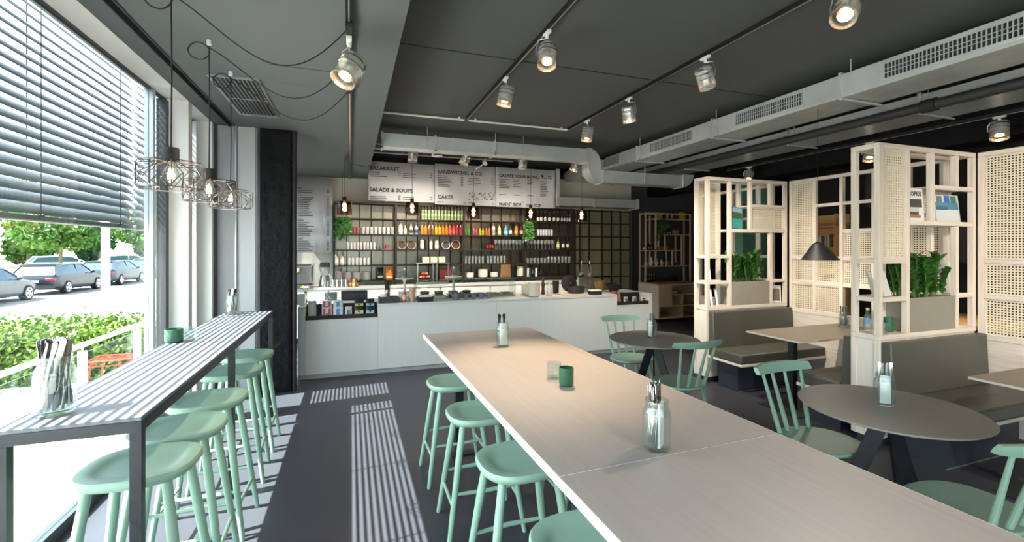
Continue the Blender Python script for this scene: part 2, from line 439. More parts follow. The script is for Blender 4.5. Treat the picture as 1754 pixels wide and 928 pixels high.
# ================================================================ spindle back chairs
def make_chair():
    t = thing('spindle_chair', 'x', 'chair')
    # faces +y; seat centre at origin
    out = []
    n = 40
    for k in range(n):
        a = 2 * PI * k / n; x, y = math.cos(a), math.sin(a)
        w = 0.225 if y > 0 else 0.225 - 0.055 * (-y) ** 1.2
        out.append((w * math.copysign(abs(x) ** 0.78, x), 0.205 * math.copysign(abs(y) ** 0.8, y)))
    rings(out, [(0.84, 0.418), (0.95, 0.424), (1.0, 0.437), (0.985, 0.449), (0.95, 0.4505), (0.72, 0.443), (0.4, 0.438), (0.15, 0.437)]).build('seat', m_mint, t, smooth=50)
    for sx in (-1, 1):
        for sy in (-1, 1):
            a = Vector((sx * 0.13, sy * 0.12, 0.423)); b = Vector((sx * 0.20, sy * 0.195, 0))
            G().tube([a, a.lerp(b, 0.35), b], [0.015, 0.018, 0.0115], 12).build('leg', m_mint, t)
    for k in range(4):
        q = (k - 1.5) / 1.5
        a = Vector((q * 0.125, -0.165 + 0.016 * q * q, 0.438)); b = Vector((q * 0.168, -0.275 + 0.035 * q * q, 0.80))
        G().tube([a, a.lerp(b, 0.25), b], [0.0135, 0.0145, 0.009], 10).build('spindle', m_mint, t)
    # curved rail
    g = G(); vs = []; m = 15
    for i in range(m):
        q = i / (m - 1) * 2 - 1; x = q * 0.235; y = -0.285 + 0.06 * q * q
        h = 0.031 * (1 - 0.35 * abs(q) ** 3); th = 0.011
        zc = 0.815 + 0.005 * q * q
        dx = 1.0; dy = 2 * 0.06 * q / 0.235; ln = math.hypot(dx, dy); nx_, ny_ = -dy / ln, dx / ln
        for sy, sz in ((-1, -1), (1, -1), (1.25, 0), (1, 1), (-1, 1), (-1.25, 0)):
            vs.append((x + nx_ * th * sy, y + ny_ * th * sy - 0.012 * sz, zc + h * sz))
    fs = [(i * 6 + k, i * 6 + (k + 1) % 6, (i + 1) * 6 + (k + 1) % 6, (i + 1) * 6 + k) for i in range(m - 1) for k in range(6)]
    fs += [(5, 4, 3, 2, 1, 0), tuple((m - 1) * 6 + k for k in range(6))]
    g.add(vs, fs).build('top_rail', m_mint, t, smooth=50)
    return t
ch = make_chair()
ch.location = (2.78, 4.10, 0); ch.rotation_euler = (0, 0, PI - 0.08)
ch['label'] = 'mint spindle chair between the round table and the bar counter'; ch['group'] = 'chairs at the round tables'
dup(ch, (2.665, 3.215, 0), -0.03, 'mint spindle chair facing the counter at the round table by the counter end', 'chairs at the round tables')
dup(ch, (2.645, 1.965, 0), PI + 0.02, 'mint spindle chair with its back towards the square booth table at a round table', 'chairs at the round tables')
dup(ch, (2.60, 1.245, 0), -0.06, 'mint spindle chair with light striping across its seat beside the long table', 'chairs at the round tables')
# ================================================================ round tables
m_rtop = M('grey_linoleum', '#8d8781', 0.5, var=0.06, scale=5)
m_redge = M('pale_table_edge', '#b7b1a8', 0.5, var=0.03)
def round_table(loc, rz, label):
    t = thing('round_table', label, 'table', loc, rz, 'round cafe tables')
    G().lathe([(0.395, 0.726), (0.412, 0.7385), (0.4125, 0.7395)], 64).build('edge', m_redge, t)
    G().lathe([(0.411, 0.7396), (0.411, 0.7412)], 64).build('tabletop', m_rtop, t)
    for k in range(3):
        a = k * 2 * PI / 3 + 0.4
        d = Vector((math.cos(a), math.sin(a), 0))
        g = G().bar(d * 0.015 + Vector((0, 0, 0.70)), d * 0.27 + Vector((0, 0, 0.005)), 0.014, 0.075, up=(d.x, d.y, 0.3))
        g.build('leg', m_bk, t)
    G().lathe([(0.13, 0.70), (0.13, 0.7255)], 20).build('mount_plate', m_bk, t)
    return t
rt1 = onz(1120, 581, 0.74)
c1 = Vector((2.69, 3.60, 0)); c2 = Vector((2.725, 1.635, 0))
round_table(c1, 0.5, 'round grey cafe table with black splayed base, by the counter end')
round_table(c2, -0.12, 'round grey cafe table with black splayed base, beside the long table and booth')
# ================================================================ booths: slatted towers, screen, benches, tables
TX0, TX1 = 3.974, 5.255
Y1, Y2, TD = 4.311, 2.447, 0.22
m_cane = M('woven_cane', '#e2d8c2', 0.6, var=0.12, scale=40)
m_leather = M('olive_leather', '#4a4a43', 0.38, var=0.1, scale=6, bump=0.12, bscale=160)
m_navy = M('dark_plinth', '#262b36', 0.5, var=0.05)
def cane(w, h, pitch=0.021):
    """woven cane sheet in the local x-z plane: crossing strands with open holes"""
    g = G(); st = 0.005
    nx_ = int(w / pitch); nz_ = int(h / pitch)
    for i in range(nx_ + 1):
        x = i * w / nx_; g.bx(x - st, x + st, -0.0012, 0.0008, 0, h)
    for j in range(nz_ + 1):
        z = j * h / nz_; g.bx(0, w, -0.0002, 0.0018, z - st, z + st)
    return g
def put_cane(parent, x, y, z, w, h, rz=0.0, pitch=0.021):
    """framed cane panel: returns the weave"""
    f = 0.012
    fr = G().bx(0, w, -f, f, 0, f).bx(0, w, -f, f, h - f, h).bx(0, f, -f, f, f, h - f).bx(w - f, w, -f, f, f, h - f)
    p = fr.build('cane_frame', m_ash, parent, (x, y, z), (0, 0, rz))
    o = cane(w - 2 * f, h - 2 * f, pitch).build('cane_weave', m_cane, p, (f, 0, f), smooth=0)
    stuff(o); return p
PB = 0.042
def post(t, x, y, z0, z1, w=PB): return G().bx(x, x + w, y, y + w, z0, z1).build('post', m_ash, t, bevel=0.002)
def railx(t, x0, x1, y, z, d=PB, h=0.036): return G().bx(x0, x1, y, y + d, z - h / 2, z + h / 2).build('rail', m_ashx, t, bevel=0.002)
def raily(t, x, y0, y1, z, d=PB, h=0.036): return G().bx(x, x + d, y0, y1, z - h / 2, z + h / 2).build('rail', m_ashy, t, bevel=0.002)
def tower(y, label, front_cane):
    t = thing('shelf_tower', label, 'shelf', (TX0, y, 0), 0, 'wooden booth partitions')
    Lx = TX1 - TX0; zt = 2.44
    xs = [0.0, 0.335, 0.99, Lx - PB]
    for yy in (0, TD - PB):
        for x in xs:
            if x == 0.99: post(t, x, yy, 0.895, 1.784); post(t, x, yy, 2.131, zt - 0.041)
            else: post(t, x, yy, 0.895, zt - 0.041)
        post(t, 0.66, yy, 1.822, zt - 0.04)
        G().bx(0, Lx, yy, yy + PB, zt - 0.04, zt).build('top_rail', m_ashx, t, bevel=0.002)
        railx(t, 0.378, Lx - PB - 0.001, yy, 1.803)
        railx(t, 0.703, Lx - PB - .001, yy, 2.112)
        for z in (1.487, 1.178): railx(t, PB + .001, 0.334, yy, z)
        railx(t, 1.033, Lx - PB - .001, yy, 1.178)
    for x in (0, Lx - PB): G().bx(x, x + PB, PB + .001, TD - PB - .001, zt - 0.04, zt).build('top_rail', m_ashy, t)
    for z in (1.487, 1.178): raily(t, 0, PB + .001, TD - PB - .001, z)
    # shelf boards
    for a, b, z in ((PB + .001, 0.334, 1.178), (1.033, Lx - PB - .001, 1.178), (0.378, 1.238, 1.803), (0.703, 1.238, 2.112)):
        G().bx(a, b, PB + .001, TD - PB - .001, z - 0.006, z + 0.012).build('shelf_board', m_ashx, t)
    # closed plinth below
    G().bx(0, Lx, 0, TD, 0.855, 0.894).build('plinth_top', m_ashx, t, bevel=0.002)
    G().bx(PB + .001, Lx, 0.012, TD - 0.012, 0.06, 0.854).build('plinth_panel', m_ash, t)
    for yy in (0, TD - PB): post(t, 0, yy, 0.06, 0.854)
    G().bx(0.006, PB, PB + .001, TD - PB - .001, 0.06, 0.854).build('end_panel', M('flame_ash', '#ddd6cc', 0.55, var=0.1, scale=6, stretch=(1, 6, 1.3)), t)
    G().bx(0.03, Lx, 0.03, TD - 0.03, 0, 0.059).build('kickboard', m_navy, t)
    put_cane(t, 0.703, TD / 2 - 0.09, 1.822, Lx - PB - 0.704, 0.27) if not front_cane else put_cane(t, 0.703, TD - 0.05, 1.822, Lx - PB - 0.704, 0.27)
    if front_cane: put_cane(t, PB + .001, 0.021, 1.506, 0.334 - PB - .001, 0.893)
    else: put_cane(t, PB + .001, TD - 0.021, 1.506, 0.334 - PB - .001, 0.893)
    return t
tower(Y1, 'pale wooden shelf tower with cane panels and planter, next to the bar side round table', False)
tower(Y2, 'pale wooden shelf tower with tall front cane panel, planter and magazines', True)
# long screen along the booths
def screen(y0, y1, cols, cells, opens, label):
    """cells: (yA, yB, zA, zB, cane?) between posts"""
    t = thing('lattice_screen', label, 'screen', (5.262, 0, 0), 0, 'cane lattice screens of the booths')
    for yc in cols: G().bx(0, 0.045, yc - 0.02, yc + 0.02, 0.83, 2.40).build('post', m_ash, t, bevel=0.002)
    G().bx(0, 0.045, y0, y1, 2.401, 2.44).build('top_rail', m_ashy, t, bevel=0.002)
    G().bx(0, 0.045, y0, y1, 0.79, 0.829).build('bottom_rail', m_ashy, t, bevel=0.002)
    G().bx(0.005, 0.04, y0, y1, 0.0, 0.789).build('plinth_panel', m_ashy, t)
    for (a, b, z) in opens: G().bx(0.001, 0.044, a, b, z - 0.018, z + 0.018).build('rail', m_ashy, t, bevel=0.002)
    for (a, b, z0, z1) in cells: put_cane(t, 0.0225, a, z0, b - a, z1 - z0, PI / 2, 0.022)
    return t
e = 0.021
cA = [4.27, 3.96, 3.64, 3.30, 2.98, 2.70]
screen(2.68, 4.29, cA,
       [(3.96 + e, 4.27 - e, 1.494, 2.399), (3.96 + e, 4.27 - e, 1.185, 1.456), (3.64 + e, 4.27 - e, 0.83, 1.147),
        (3.30 + e, 3.96 - e, 1.185, 1.456), (3.30 + e, 3.64 - e, 1.494, 1.77), (2.98 + e, 3.30 - e, 1.494, 2.399), (2.98 + e, 3.30 - e, 0.83, 1.147), (2.70 + e, 2.98 - e, 1.185, 2.1)],
       [(3.96 + e, 4.27 - e, 1.475), (3.64 + e, 3.96 - e, 1.475), (3.30 + e, 3.64 - e, 1.475), (2.98 + e, 3.3 - e, 1.475), (3.96 + e, 4.27 - e, 1.166), (3.64 + e, 3.96 - e, 1.166), (3.30 + e, 3.64 - e, 1.166), (2.98 + e, 3.3 - e, 1.166),
        (3.64 + e, 3.96 - e, 2.1), (3.30 + e, 3.64 - e, 2.1), (3.30 + e, 3.64 - e, 1.789), (2.70 + e, 2.98 - e, 2.12), (2.70 + e, 2.98 - e, 1.166)],
       'pale wooden lattice screen with cane panels between the two shelf towers')
cB = [2.42, 1.78, 1.14]
screen(1.10, 2.44, cB,
       [(1.78 + e, 2.42 - e, 1.494, 2.399), (1.78 + e, 2.42 - e, 1.185, 1.456), (1.78 + e, 2.42 - e, 0.83, 1.147),
        (1.14 + e, 1.78 - e, 1.494, 2.399), (1.14 + e, 1.78 - e, 1.185, 1.456), (1.14 + e, 1.78 - e, 0.83, 1.147)],
       [(a + e, b - e, z) for a, b in ((1.78, 2.42), (1.14, 1.78)) for z in (1.475, 1.166)],
       'pale wooden lattice screen with large cane panels beside the booth past the magazine tower')
screen(4.54, 5.9, [4.56, 5.22, 5.88], [], [(4.58, 5.2, 1.475), (5.24, 5.86, 1.475), (4.58, 5.2, 2.0)], 'open pale wooden lattice screen behind the first shelf tower')
# benches. facing = -1: sitter looks to -y (seat in front of the tower)
def bench(yb, facing, label, x0=TX0 + 0.004, x1=TX1):
    t = thing('bench', label, 'bench', (x0, yb, 0), 0, 'olive leather booth benches')
    Lx = x1 - x0; f = facing; D = 0.50
    def bb(ya, yb_, z0, z1, xa=0, xb=Lx): return G().bx(xa, xb, min(f * ya, f * yb_), max(f * ya, f * yb_), z0, z1)
    bb(0.002, D, 0.30, 0.325).build('seat_board', m_ashx, t, bevel=0.002)
    bb(0.10, D - 0.004, 0.326, 0.43).build('seat_cushion', m_leather, t, bevel=0.016, bseg=3)
    g = G(); vs = []
    for xx in (0.012, Lx - 0.002):
        vs += [(xx, f * 0.003, 0.3265), (xx, f * 0.098, 0.3265), (xx, f * 0.075, 0.845), (xx, f * 0.003, 0.845)]
    g.add(vs, [(3, 2, 1, 0), (4, 5, 6, 7), (0, 1, 5, 4), (1, 2, 6, 5), (2, 3, 7, 6), (3, 0, 4, 7)]).build('back_cushion', m_leather, t, bevel=0.012, bseg=3)
    bb(0.12, 0.40, 0.0, 0.299, 0.05, Lx - 0.3).build('base', m_navy, t)
    G().bx(0.0495, Lx - 0.3, *sorted((f * 0.40, f * 0.404)), 0, 0.006).build('base_trim', m_alu, t)
    return t
bench(Y1 - 0.002, -1, 'olive leather booth bench backed by the shelf tower nearest the counter')
bench(Y2 + TD + 0.002, 1, 'olive leather bench facing the counter, back against the magazine tower')
bench(Y2 - 0.002, -1, 'olive leather bench in front of the magazine tower, warm light on its seat')
# square tables
m_stop = M('brown_grey_linoleum', '#766d63', 0.48, var=0.05, scale=4)
def square_table(x0, x1, y0, y1, label):
    t = thing('booth_table', label, 'table', ((x0 + x1) / 2, (y0 + y1) / 2, 0), 0, 'rectangular booth tables')
    w, d = (x1 - x0) / 2, (y1 - y0) / 2
    G().bx(-w, w, -d, d, 0.722, 0.738).build('edge', m_redge, t, bevel=0.002)
    G().bx(-w + .002, w - .002, -d + .002, d - .002, 0.7382, 0.7402).build('tabletop', m_stop, t)
    for x in (-w + 0.28, w - 0.25): G().bx(x - 0.03, x + 0.03, -0.03, 0.03, 0.01, 0.7215).build('leg', m_bk, t)
    for x in (-w + 0.28, w - 0.25): G().bx(x - 0.2, x + 0.2, -0.22, 0.22, 0, 0.0095).build('foot_plate', m_bk, t)
    return t
square_table(3.85, 5.22, 3.03, 3.63, 'rectangular brown grey booth table between two facing olive benches')
square_table(3.88, 5.22, 1.24, 1.85, 'rectangular brown booth table in front of the warm lit olive bench')
# ================================================================ ceiling: tracks, lamps, ducts, grille
m_track = M('black_track', '#141517', 0.5, var=0.05)
m_wpl = M('white_plastic', '#e9e9e6', 0.4, var=0.02)
m_zinc = M('galvanised_steel', '#e3e9ec', 0.27, 0.5, var=0.22, scale=4, bump=0.02)
m_clear = GL('clear_glass', '#f6f8f7', 1.0)
m_smoke = GL('smoked_glass', '#b79f8c', 1.0)
m_bulb = M('lamp_filament', '#ffd9a0', 0.5, emit='#ffc27a', estr=30.0)
m_lampg = GL('lamp_glass', '#f4f4f2', 2.2, 0.04, 0.22)
m_refl = M('lamp_reflector', '#d8d4cc', 0.18, 1.0, var=0.02)
LAMP_W = 12.0
def add_light(parent, kind, energy, loc, rot=None, size=0.03, color=(1.0, 0.87, 0.72), angle=70, blend=0.6):
    d = bpy.data.lights.new('lamp_light', kind); d.energy = energy; d.color = color; d.shadow_soft_size = size
    if kind == 'SPOT': d.spot_size = math.radians(angle); d.spot_blend = blend
    o = bpy.data.objects.new('lamp_light', d); COL.objects.link(o); o.parent = parent; o.location = loc
    if rot is not None: o.rotation_euler = rot
    return o
def track(name, label, p0, p1, zc, w=0.036, h=0.034):
    t = thing(name, label, 'track', (p0[0], p0[1], zc), 0, 'ceiling lamp tracks')
    q = (p1[0] - p0[0], p1[1] - p0[1], 0)
    G().bar((0, 0, -h / 2), (q[0], q[1], -h / 2), w, h).build('channel', m_track, t)
    G().bar((0, 0, -h - 0.002), (q[0], q[1], -h - 0.002), 0.008, 0.004).build('conductor_strip', m_alu, t)
    return t
XT1, XT2, XT3, XT0 = 1.455, 2.97, 6.35, -0.01
track('lamp_track', 'black ceiling track along the low grey ceiling by the window', (XT0, 0.6), (XT0, 8.95), ZS - 0.001)
track('lamp_track', 'black ceiling track above the aisle side of the long table', (XT1, -2.5), (XT1, 5.9), ZC - 0.001)
track('lamp_track', 'black ceiling track between the long table and the wide duct', (XT2, -2.5), (XT2, 5.95), ZC - 0.001)
track('lamp_track', 'black ceiling track above the screens beyond the ducts', (XT3, 0.0), (XT3, 6.4), 3.0)
track('lamp_track', 'ceiling track across the bar in front of the menu', (0.5, 7.15), (4.3, 7.15), 3.2)
def spot_lamp(mx, my, mz, aim, label, energy, drop=0.14, sc=1.45, angle=74):
    """adaptor on the track, bent bracket, clear glass cylinder with a reflector bulb; aim = direction"""
    t = thing('spot_lamp', label, 'lamp', (mx, my, mz), 0, 'clear glass track spot lamps')
    G().bx(-0.016, 0.016, -0.05, 0.05, -0.022, 0).build('track_adaptor', m_wpl, t, bevel=0.003)
    G().cyl((0, 0, -0.05), (0, 0, -0.0225), 0.013, n=12).build('swivel', m_wpl, t)
    a = Vector(aim).normalized()
    cen = Vector((0, 0, -0.05 - drop))
    side = a.cross(Vector((0, 0, 1)))
    if side.length < 0.05: side = Vector((1, 0, 0))
    side.normalize(); r = 0.052 * sc; L = 0.125 * sc
    arm = [Vector((0, 0, -0.05)), Vector((0, 0, -0.06)) + side * (r * 0.9), cen + side * (r + 0.012) + Vector((0, 0, r * 0.7)), cen + side * (r + 0.010)]
    G().tube(arm, 0.0045, 8).build('bracket', m_alu, t)
    q = Vector((0, 0, 1)).rotation_difference(-a).to_euler()
    b = G().lathe([(0.0, L / 2), (r * 0.92, L / 2), (r, L * 0.42), (r, -L / 2), (r * 0.94, -L / 2), (r * 0.94, L * 0.40)], 22).build('glass_body', m_lampg, t, cen, q)
    G().lathe([(r * 1.02, L * 0.30), (r * 1.02, L * 0.36)], 22).lathe([(r * 1.02, L * 0.08), (r * 1.02, L * 0.11)], 22).build('chrome_band', m_steel, b)
    G().lathe([(0.012, L * 0.38), (0.016, L * 0.2), (r * 0.5, 0), (r * 0.62, -L * 0.30), (r * 0.58, -L * 0.29), (r * 0.46, 0.002)], 18).build('reflector', m_refl, b)
    G().lathe([(0.0, -L * 0.12), (r * 0.34, -L * 0.16), (r * 0.42, -L * 0.26), (r * 0.2, -L * 0.33), (0.0, -L * 0.34)], 12).build('bulb', m_bulb, b)
    if energy:
        add_light(t, 'SPOT', energy, cen + a * (L * 0.58), Vector(a).to_track_quat('-Z', 'Y').to_euler(), 0.03, angle=angle, blend=0.9)
    return t
def on_track(u, v, x): return onx(u, v, x).y
SP = LAMP_W * 12
ya, yb = on_track(937, 60, XT1), on_track(866, 137, XT1)
pool = spot_lamp(XT1, ya, ZC - 0.037, (-0.18, -0.36, -1), 'clear glass spot lamp on the track over the long table, the farther from the counter', SP * 2.4, angle=46)
[x for x in pool.children if x.type == 'LIGHT'][0].data.color = (1.0, 0.76, 0.5)
spot_lamp(XT1, yb, ZC - 0.037, (-0.18, 0.1, -1), 'clear glass spot lamp on the track over the long table, the closer to the counter', SP)
yc = [on_track(u, v, XT2) for u, v in ((1450, -20), (1208, 97), (1077, 167), (1006, 206))]
spot_lamp(XT2, yc[0], ZC - 0.037, (-0.9, -0.3, -1), 'clear glass spot lamp beside the duct, tipped so its bulb shows', SP * 0.7)
spot_lamp(XT2, yc[1], ZC - 0.037, (0.75, 0.35, -1), 'clear glass spot lamp beside the duct, tilted towards the booths', SP * 1.9)
spot_lamp(XT2, yc[2], ZC - 0.037, (0.28, 0.2, -1), 'clear glass spot lamp beside the duct, slightly tilted over the round table', SP * 1.3)
spot_lamp(XT2, yc[3], ZC - 0.037, (-0.12, 0.1, -1), 'clear glass spot lamp hanging straight at the duct track end near the bar', SP)
spot_lamp(XT0, on_track(598, 186, -0.01), ZS - 0.037, (-0.5, -0.35, -1), 'clear glass spot lamp alone on the track under the low ceiling', SP * 0.5)
# unseen lamps added behind the camera to brighten the long table and booths
for i, yy in enumerate((-0.6, -1.9)):
    spot_lamp(XT1, yy, ZC - 0.037, (-0.1, 0.35, -1), 'added unseen clear glass spot lamp on the long table track, for fill light', SP * 0.5)
    spot_lamp(XT2, yy, ZC - 0.037, (0.95, 0.9, -0.9), 'added unseen clear glass spot lamp on the duct track, brightening the booths', SP * 2.2)
for k, (u, am) in enumerate(((707, (0, 0.5, -1)), (797, (-0.4, 0.6, -1)), (895, (0.15, 0.55, -1)), (985, (-0.3, 0.3, -1)))):
    spot_lamp(X_at(u, 7.15), 7.15, 3.2 - 0.037, am, 'clear glass spot lamp on the bar track, %s from the low grey ceiling' % ords[k], SP * 1.1, 0.10, angle=110)
for (u, v, lab) in ((1712, 186, 'clear glass spot lamp hanging above the screen of large cane panels'), (1283, 272, 'clear glass spot lamp in front of the teal wall'), (1490, 245, 'clear glass spot lamp glimpsed behind the magazine tower')):
    yy = onx(u, v, XT3).y
    spot_lamp(XT3, yy, 3.0 - 0.037, (-0.25, -0.1, -1), lab, SP * 0.6, 0.10)
# white conduit in front of the track ends, brackets, small conduits over the bar
c = thing('conduit', 'white conduit pipe across the dark ceiling joining both track ends', 'pipe', (0, 0, 0))
pa, pb = onz(656.6, 189.7, ZC - 0.03), onz(968, 221, ZC - 0.03)
ymid = (pa.y + pb.y) / 2 + 0.03
G().cyl((XS + 0.005, ymid, ZC - 0.035), (XT1 - 0.03, ymid, ZC - 0.035), 0.013, n=10).cyl((XT1 + 0.03, ymid, ZC - 0.035), (XT2 - 0.03, ymid, ZC - 0.035), 0.013, n=10).build('pipe', m_wpl, c)
for x in (XS + 0.08, XT1 - 0.1, XT1 + 0.12, XT2 - 0.12): G().bx(x - 0.01, x + 0.01, ymid - 0.01, ymid + 0.01, ZC - 0.03, ZC - 0.001).build('clip', m_wpl, c)
c = thing('conduit', 'bundle of thin steel conduits running above the menu posters', 'pipe', (0, 0, 0))
for k, (yy, zz, xe) in enumerate(((7.0, 3.13, 2.1), (7.35, 3.13, 1.6), (7.6, 3.12, 2.7))):
    G().cyl((XS + 0.005, yy, zz), (xe, yy, zz), 0.012, n=8).build('pipe', m_alu, c)
    G().cyl((0.8, yy, zz + 0.012), (0.8, yy, ZC - 0.001), 0.004, n=6).cyl((1.5, yy, zz + 0.012), (1.5, yy, ZC - 0.001), 0.004, n=6).build('hanger_rod', m_alu, c)
pe = ony(834, 277, 7.6)
t = thing('adjustable_lamp', 'small white ceiling spotlight with folded arm in front of the menu', 'lamp', (pe.x, 7.72, pe.z))
G().lathe([(0.0, 0.03), (0.04, 0.03), (0.05, 0), (0.045, -0.03), (0.0, -0.03)], 14).build('head', m_wpl, t, rot=(0.4, 0.9, 0))
G().cyl((-0.02, 0, -0.02), (-0.17, -0.02, -0.12), 0.012, n=8).build('arm', m_wpl, t)
G().cyl((0, 0, 0.03), (0, 0, ZC - pe.z - 0.001), 0.006, n=8).build('stem', m_wpl, t)
pe = ony(747, 268, 7.6)
t = thing('ceiling_lamp', 'flat white dome lamp on the conduit above the menu', 'lamp', (pe.x, 7.5, pe.z))
G().lathe([(0.0, 0.03), (0.03, 0.03), (0.09, -0.01), (0.085, -0.018), (0.0, -0.02)], 18).build('shade', m_wpl, t)
G().cyl((0, 0, 0.03), (0, 0, ZC - pe.z - 0.001), 0.006, n=8).build('stem', m_wpl, t)
# ---------------------------------------------------------------- ducts
def duct_y(label, x0, x1, z0, z1, y0, y1, seams, grilles, rods, grille_face=True):
    t = thing('air_duct', label, 'duct', (0, 0, 0), 0, 'galvanised air ducts')
    ys = [y0] + sorted(seams) + [y1]
    for a, b in zip(ys, ys[1:]): G().bx(x0, x1, a + 0.002, b - 0.002, z0, z1).build('duct_section', m_zinc, t, bevel=0.004)
    for s_ in seams:
        G().bx(x0 - 0.018, x1 + 0.018, s_ - 0.012, s_ + 0.012, z1 + .001, z1 + 0.018).bx(x0 - 0.018, x1 + 0.018, s_ - 0.012, s_ + 0.012, z0 - 0.018, z0 - .001).bx(x0 - 0.018, x0 - .001, s_ - 0.012, s_ + 0.012, z0, z1).build('flange', m_zinc, t)
        G().bx(x0 - 0.03, x1 + 0.03, s_ - 0.035, s_ - 0.015, z0 - 0.03, z0 - 0.012).build('support_rail', m_zinc, t)
    for r in rods:
        G().cyl((x0 - 0.02, r, z0 + 0.02), (x0 - 0.02, r, ZC - 0.001), 0.005, n=6).bx(x0 - 0.03, x0 - 0.006, r - 0.02, r + 0.02, z0 + 0.01, z0 + 0.05).build('hanger', m_zinc, t)
    for (a, b) in grilles:
        zc, hh = (z0 + z1) / 2 + 0.005, 0.062
        fr = G().bx(x0 - 0.008, x0 - .001, a, b, zc + hh, zc + hh + 0.018).bx(x0 - 0.008, x0 - .001, a, b, zc - hh - 0.018, zc - hh).bx(x0 - 0.008, x0 - .001, a, a + 0.018, zc - hh, zc + hh).bx(x0 - 0.008, x0 - .001, b - 0.018, b, zc - hh, zc + hh)
        gr = fr.build('grille', m_zinc, t)
        G().bx(x0 - 0.003, x0 - 0.0005, a + 0.018, b - 0.018, zc - hh, zc + hh).build('grille_back', m_black, gr)
        g = G(); y = a + 0.03
        while y < b - 0.02: g.bx(x0 - 0.009, x0 - 0.003, y - 0.004, y + 0.004, zc - hh, zc + hh); y += 0.028
        stuff(g.build('grille_blades', m_zinc, gr, smooth=0))
        G().bx(x0 - 0.0085, x0 - 0.0035, a + 0.018, b - 0.018, zc - 0.02, zc - 0.014).bx(x0 - 0.0085, x0 - 0.0035, a + 0.018, b - 0.018, zc + 0.014, zc + 0.02).build('grille_bar', m_zinc, gr)
    return t
DX0, DX1, DZ0, DZ1 = 4.35, 4.85, 3.006, 3.224
gy = lambda u, v: onx(u, v, DX0).y
duct_y('wide galvanised duct with slotted grilles running beside the lamp track', DX0, DX1, DZ0, DZ1, -3.2, 8.85,
       [gy(1440, 150), gy(1220, 220), gy(1090, 262), gy(1700, 60) - 1.6],
       [(gy(1766, 30), gy(1512, 118)), (gy(1378, 178), gy(1258, 205)), (gy(1187, 235), gy(1113, 250)), (gy(1062, 262), gy(1033, 275)), (gy(998, 285), gy(966, 300))],
       [gy(1460, 150), gy(1229, 215), gy(1098, 260)])
duct_y('second galvanised duct behind the thick black pipe', 5.60, 6.08, 3.0, 3.19, -3.2, 8.6, [onx(1577, 165, 5.6).y, onx(1350, 240, 5.6).y, 6.6], [], [onx(1592, 165, 5.6).y, onx(1362, 240, 5.6).y])
t = thing('black_pipe', 'thick black insulated pipe running along under the duct', 'pipe', (5.27, 0, 2.97), 0)
G().cyl((0, -3.2, 0), (0, 8.5, 0), 0.05, n=18).build('pipe', M('pipe_insulation', '#2e2f31', 0.6, var=0.05), t)
yy = onx(1592, 182, 5.27).y
G().cyl((0, yy - 0.06, 0), (0, yy + 0.06, 0), 0.063, n=18).build('collar', m_black, t)
for q in (yy, 4.2, 6.5): G().cyl((0, q + 0.1, 0.05), (0, q + 0.1, ZC - 2.971), 0.005, n=6).build('hanger_rod', m_alu, t)
# cross duct over the bar, dipping under the long duct
t = thing('air_duct', 'galvanised cross duct over the bar bending under the wide duct', 'duct', (0, 0, 0), 0, 'galvanised air ducts')
yA = 6.62; yA1 = yA + 0.25
zA0, zA1 = 3.015, 3.21; zB0, zB1 = 2.68, 2.88
xs = [X_at(655, yA), X_at(746, yA), X_at(848, yA), X_at(1006, yA)]
for a, b in zip(xs, xs[1:]):
    G().bx(a + 0.002, b - 0.002, yA, yA1, zA0, zA1).build('duct_section', m_zinc, t, bevel=0.004)
for x in xs:
    G().bx(x - 0.012, x + 0.012, yA - 0.018, yA1, zA1 + .001, zA1 + 0.018).bx(x - 0.012, x + 0.012, yA - 0.018, yA - .001, zA0 - 0.018, zA1).bx(x - 0.012, x + 0.012, yA - 0.018, yA1 + 0.018, zA0 - 0.018, zA0 - .001).build('flange', m_zinc, t)
def bend(pts_top, pts_bot, name='bend'):
    g = G(); vs = []; n = len(pts_top)
    for (xt, zt_), (xb, zb_) in zip(pts_top, pts_bot): vs += [(xt, yA, zt_), (xb, yA, zb_), (xb, yA1, zb_), (xt, yA1, zt_)]
    fs = [(i * 4 + k, i * 4 + (k + 1) % 4, (i + 1) * 4 + (k + 1) % 4, (i + 1) * 4 + k) for i in range(n - 1) for k in range(4)]
    g.add(vs, fs).build(name, m_zinc, t)
xE = xs[-1] + 0.002; R0, R1 = 0.03, 0.25
top, bot = [], []
for i in range(9):
    a = PI / 2 * i / 8; top.append((xE + R1 * math.sin(a), zA0 - R0 + R1 * math.cos(a))); bot.append((xE + R0 * math.sin(a), zA0 - R0 + R0 * math.cos(a)))
bend(top, bot)
xF = xE + R1; zc2 = zB1 + R0
top2, bot2 = [], []
for i in range(9):
    a = PI / 2 * i / 8
    top2.append((xF + R0 - R0 * math.cos(a), zc2 - R0 * math.sin(a))); bot2.append((xF + R0 - (R1) * math.cos(a), zc2 - (R1 - 0.02) * math.sin(a)))
if zA0 - R0 > zc2: bend([(xF, zA0 - R0), (xF, zc2)], [(xE + R0, zA0 - R0), (xF + R0 - R1, zc2)])
bend(top2, bot2)
xG0, xG1 = xF + R0, X_at(1170, yA)
G().bx(xG0 + .002, xG1, yA, yA1, zB0, zB1).build('duct_section', m_zinc, t, bevel=0.004)
for x in (xG0 + 0.012, xG1 + 0.002): G().bx(x - 0.012, x + 0.012, yA - 0.018, yA1, zB1 + .001, zB1 + 0.018).bx(x - 0.012, x + 0.012, yA - 0.018, yA - .001, zB0 - 0.018, zB1).bx(x - 0.012, x + 0.012, yA - 0.018, yA1 + 0.018, zB0 - 0.018, zB0 - .001).build('flange', m_zinc, t)
zc3 = zB1 + 0.02
top, bot = [], []
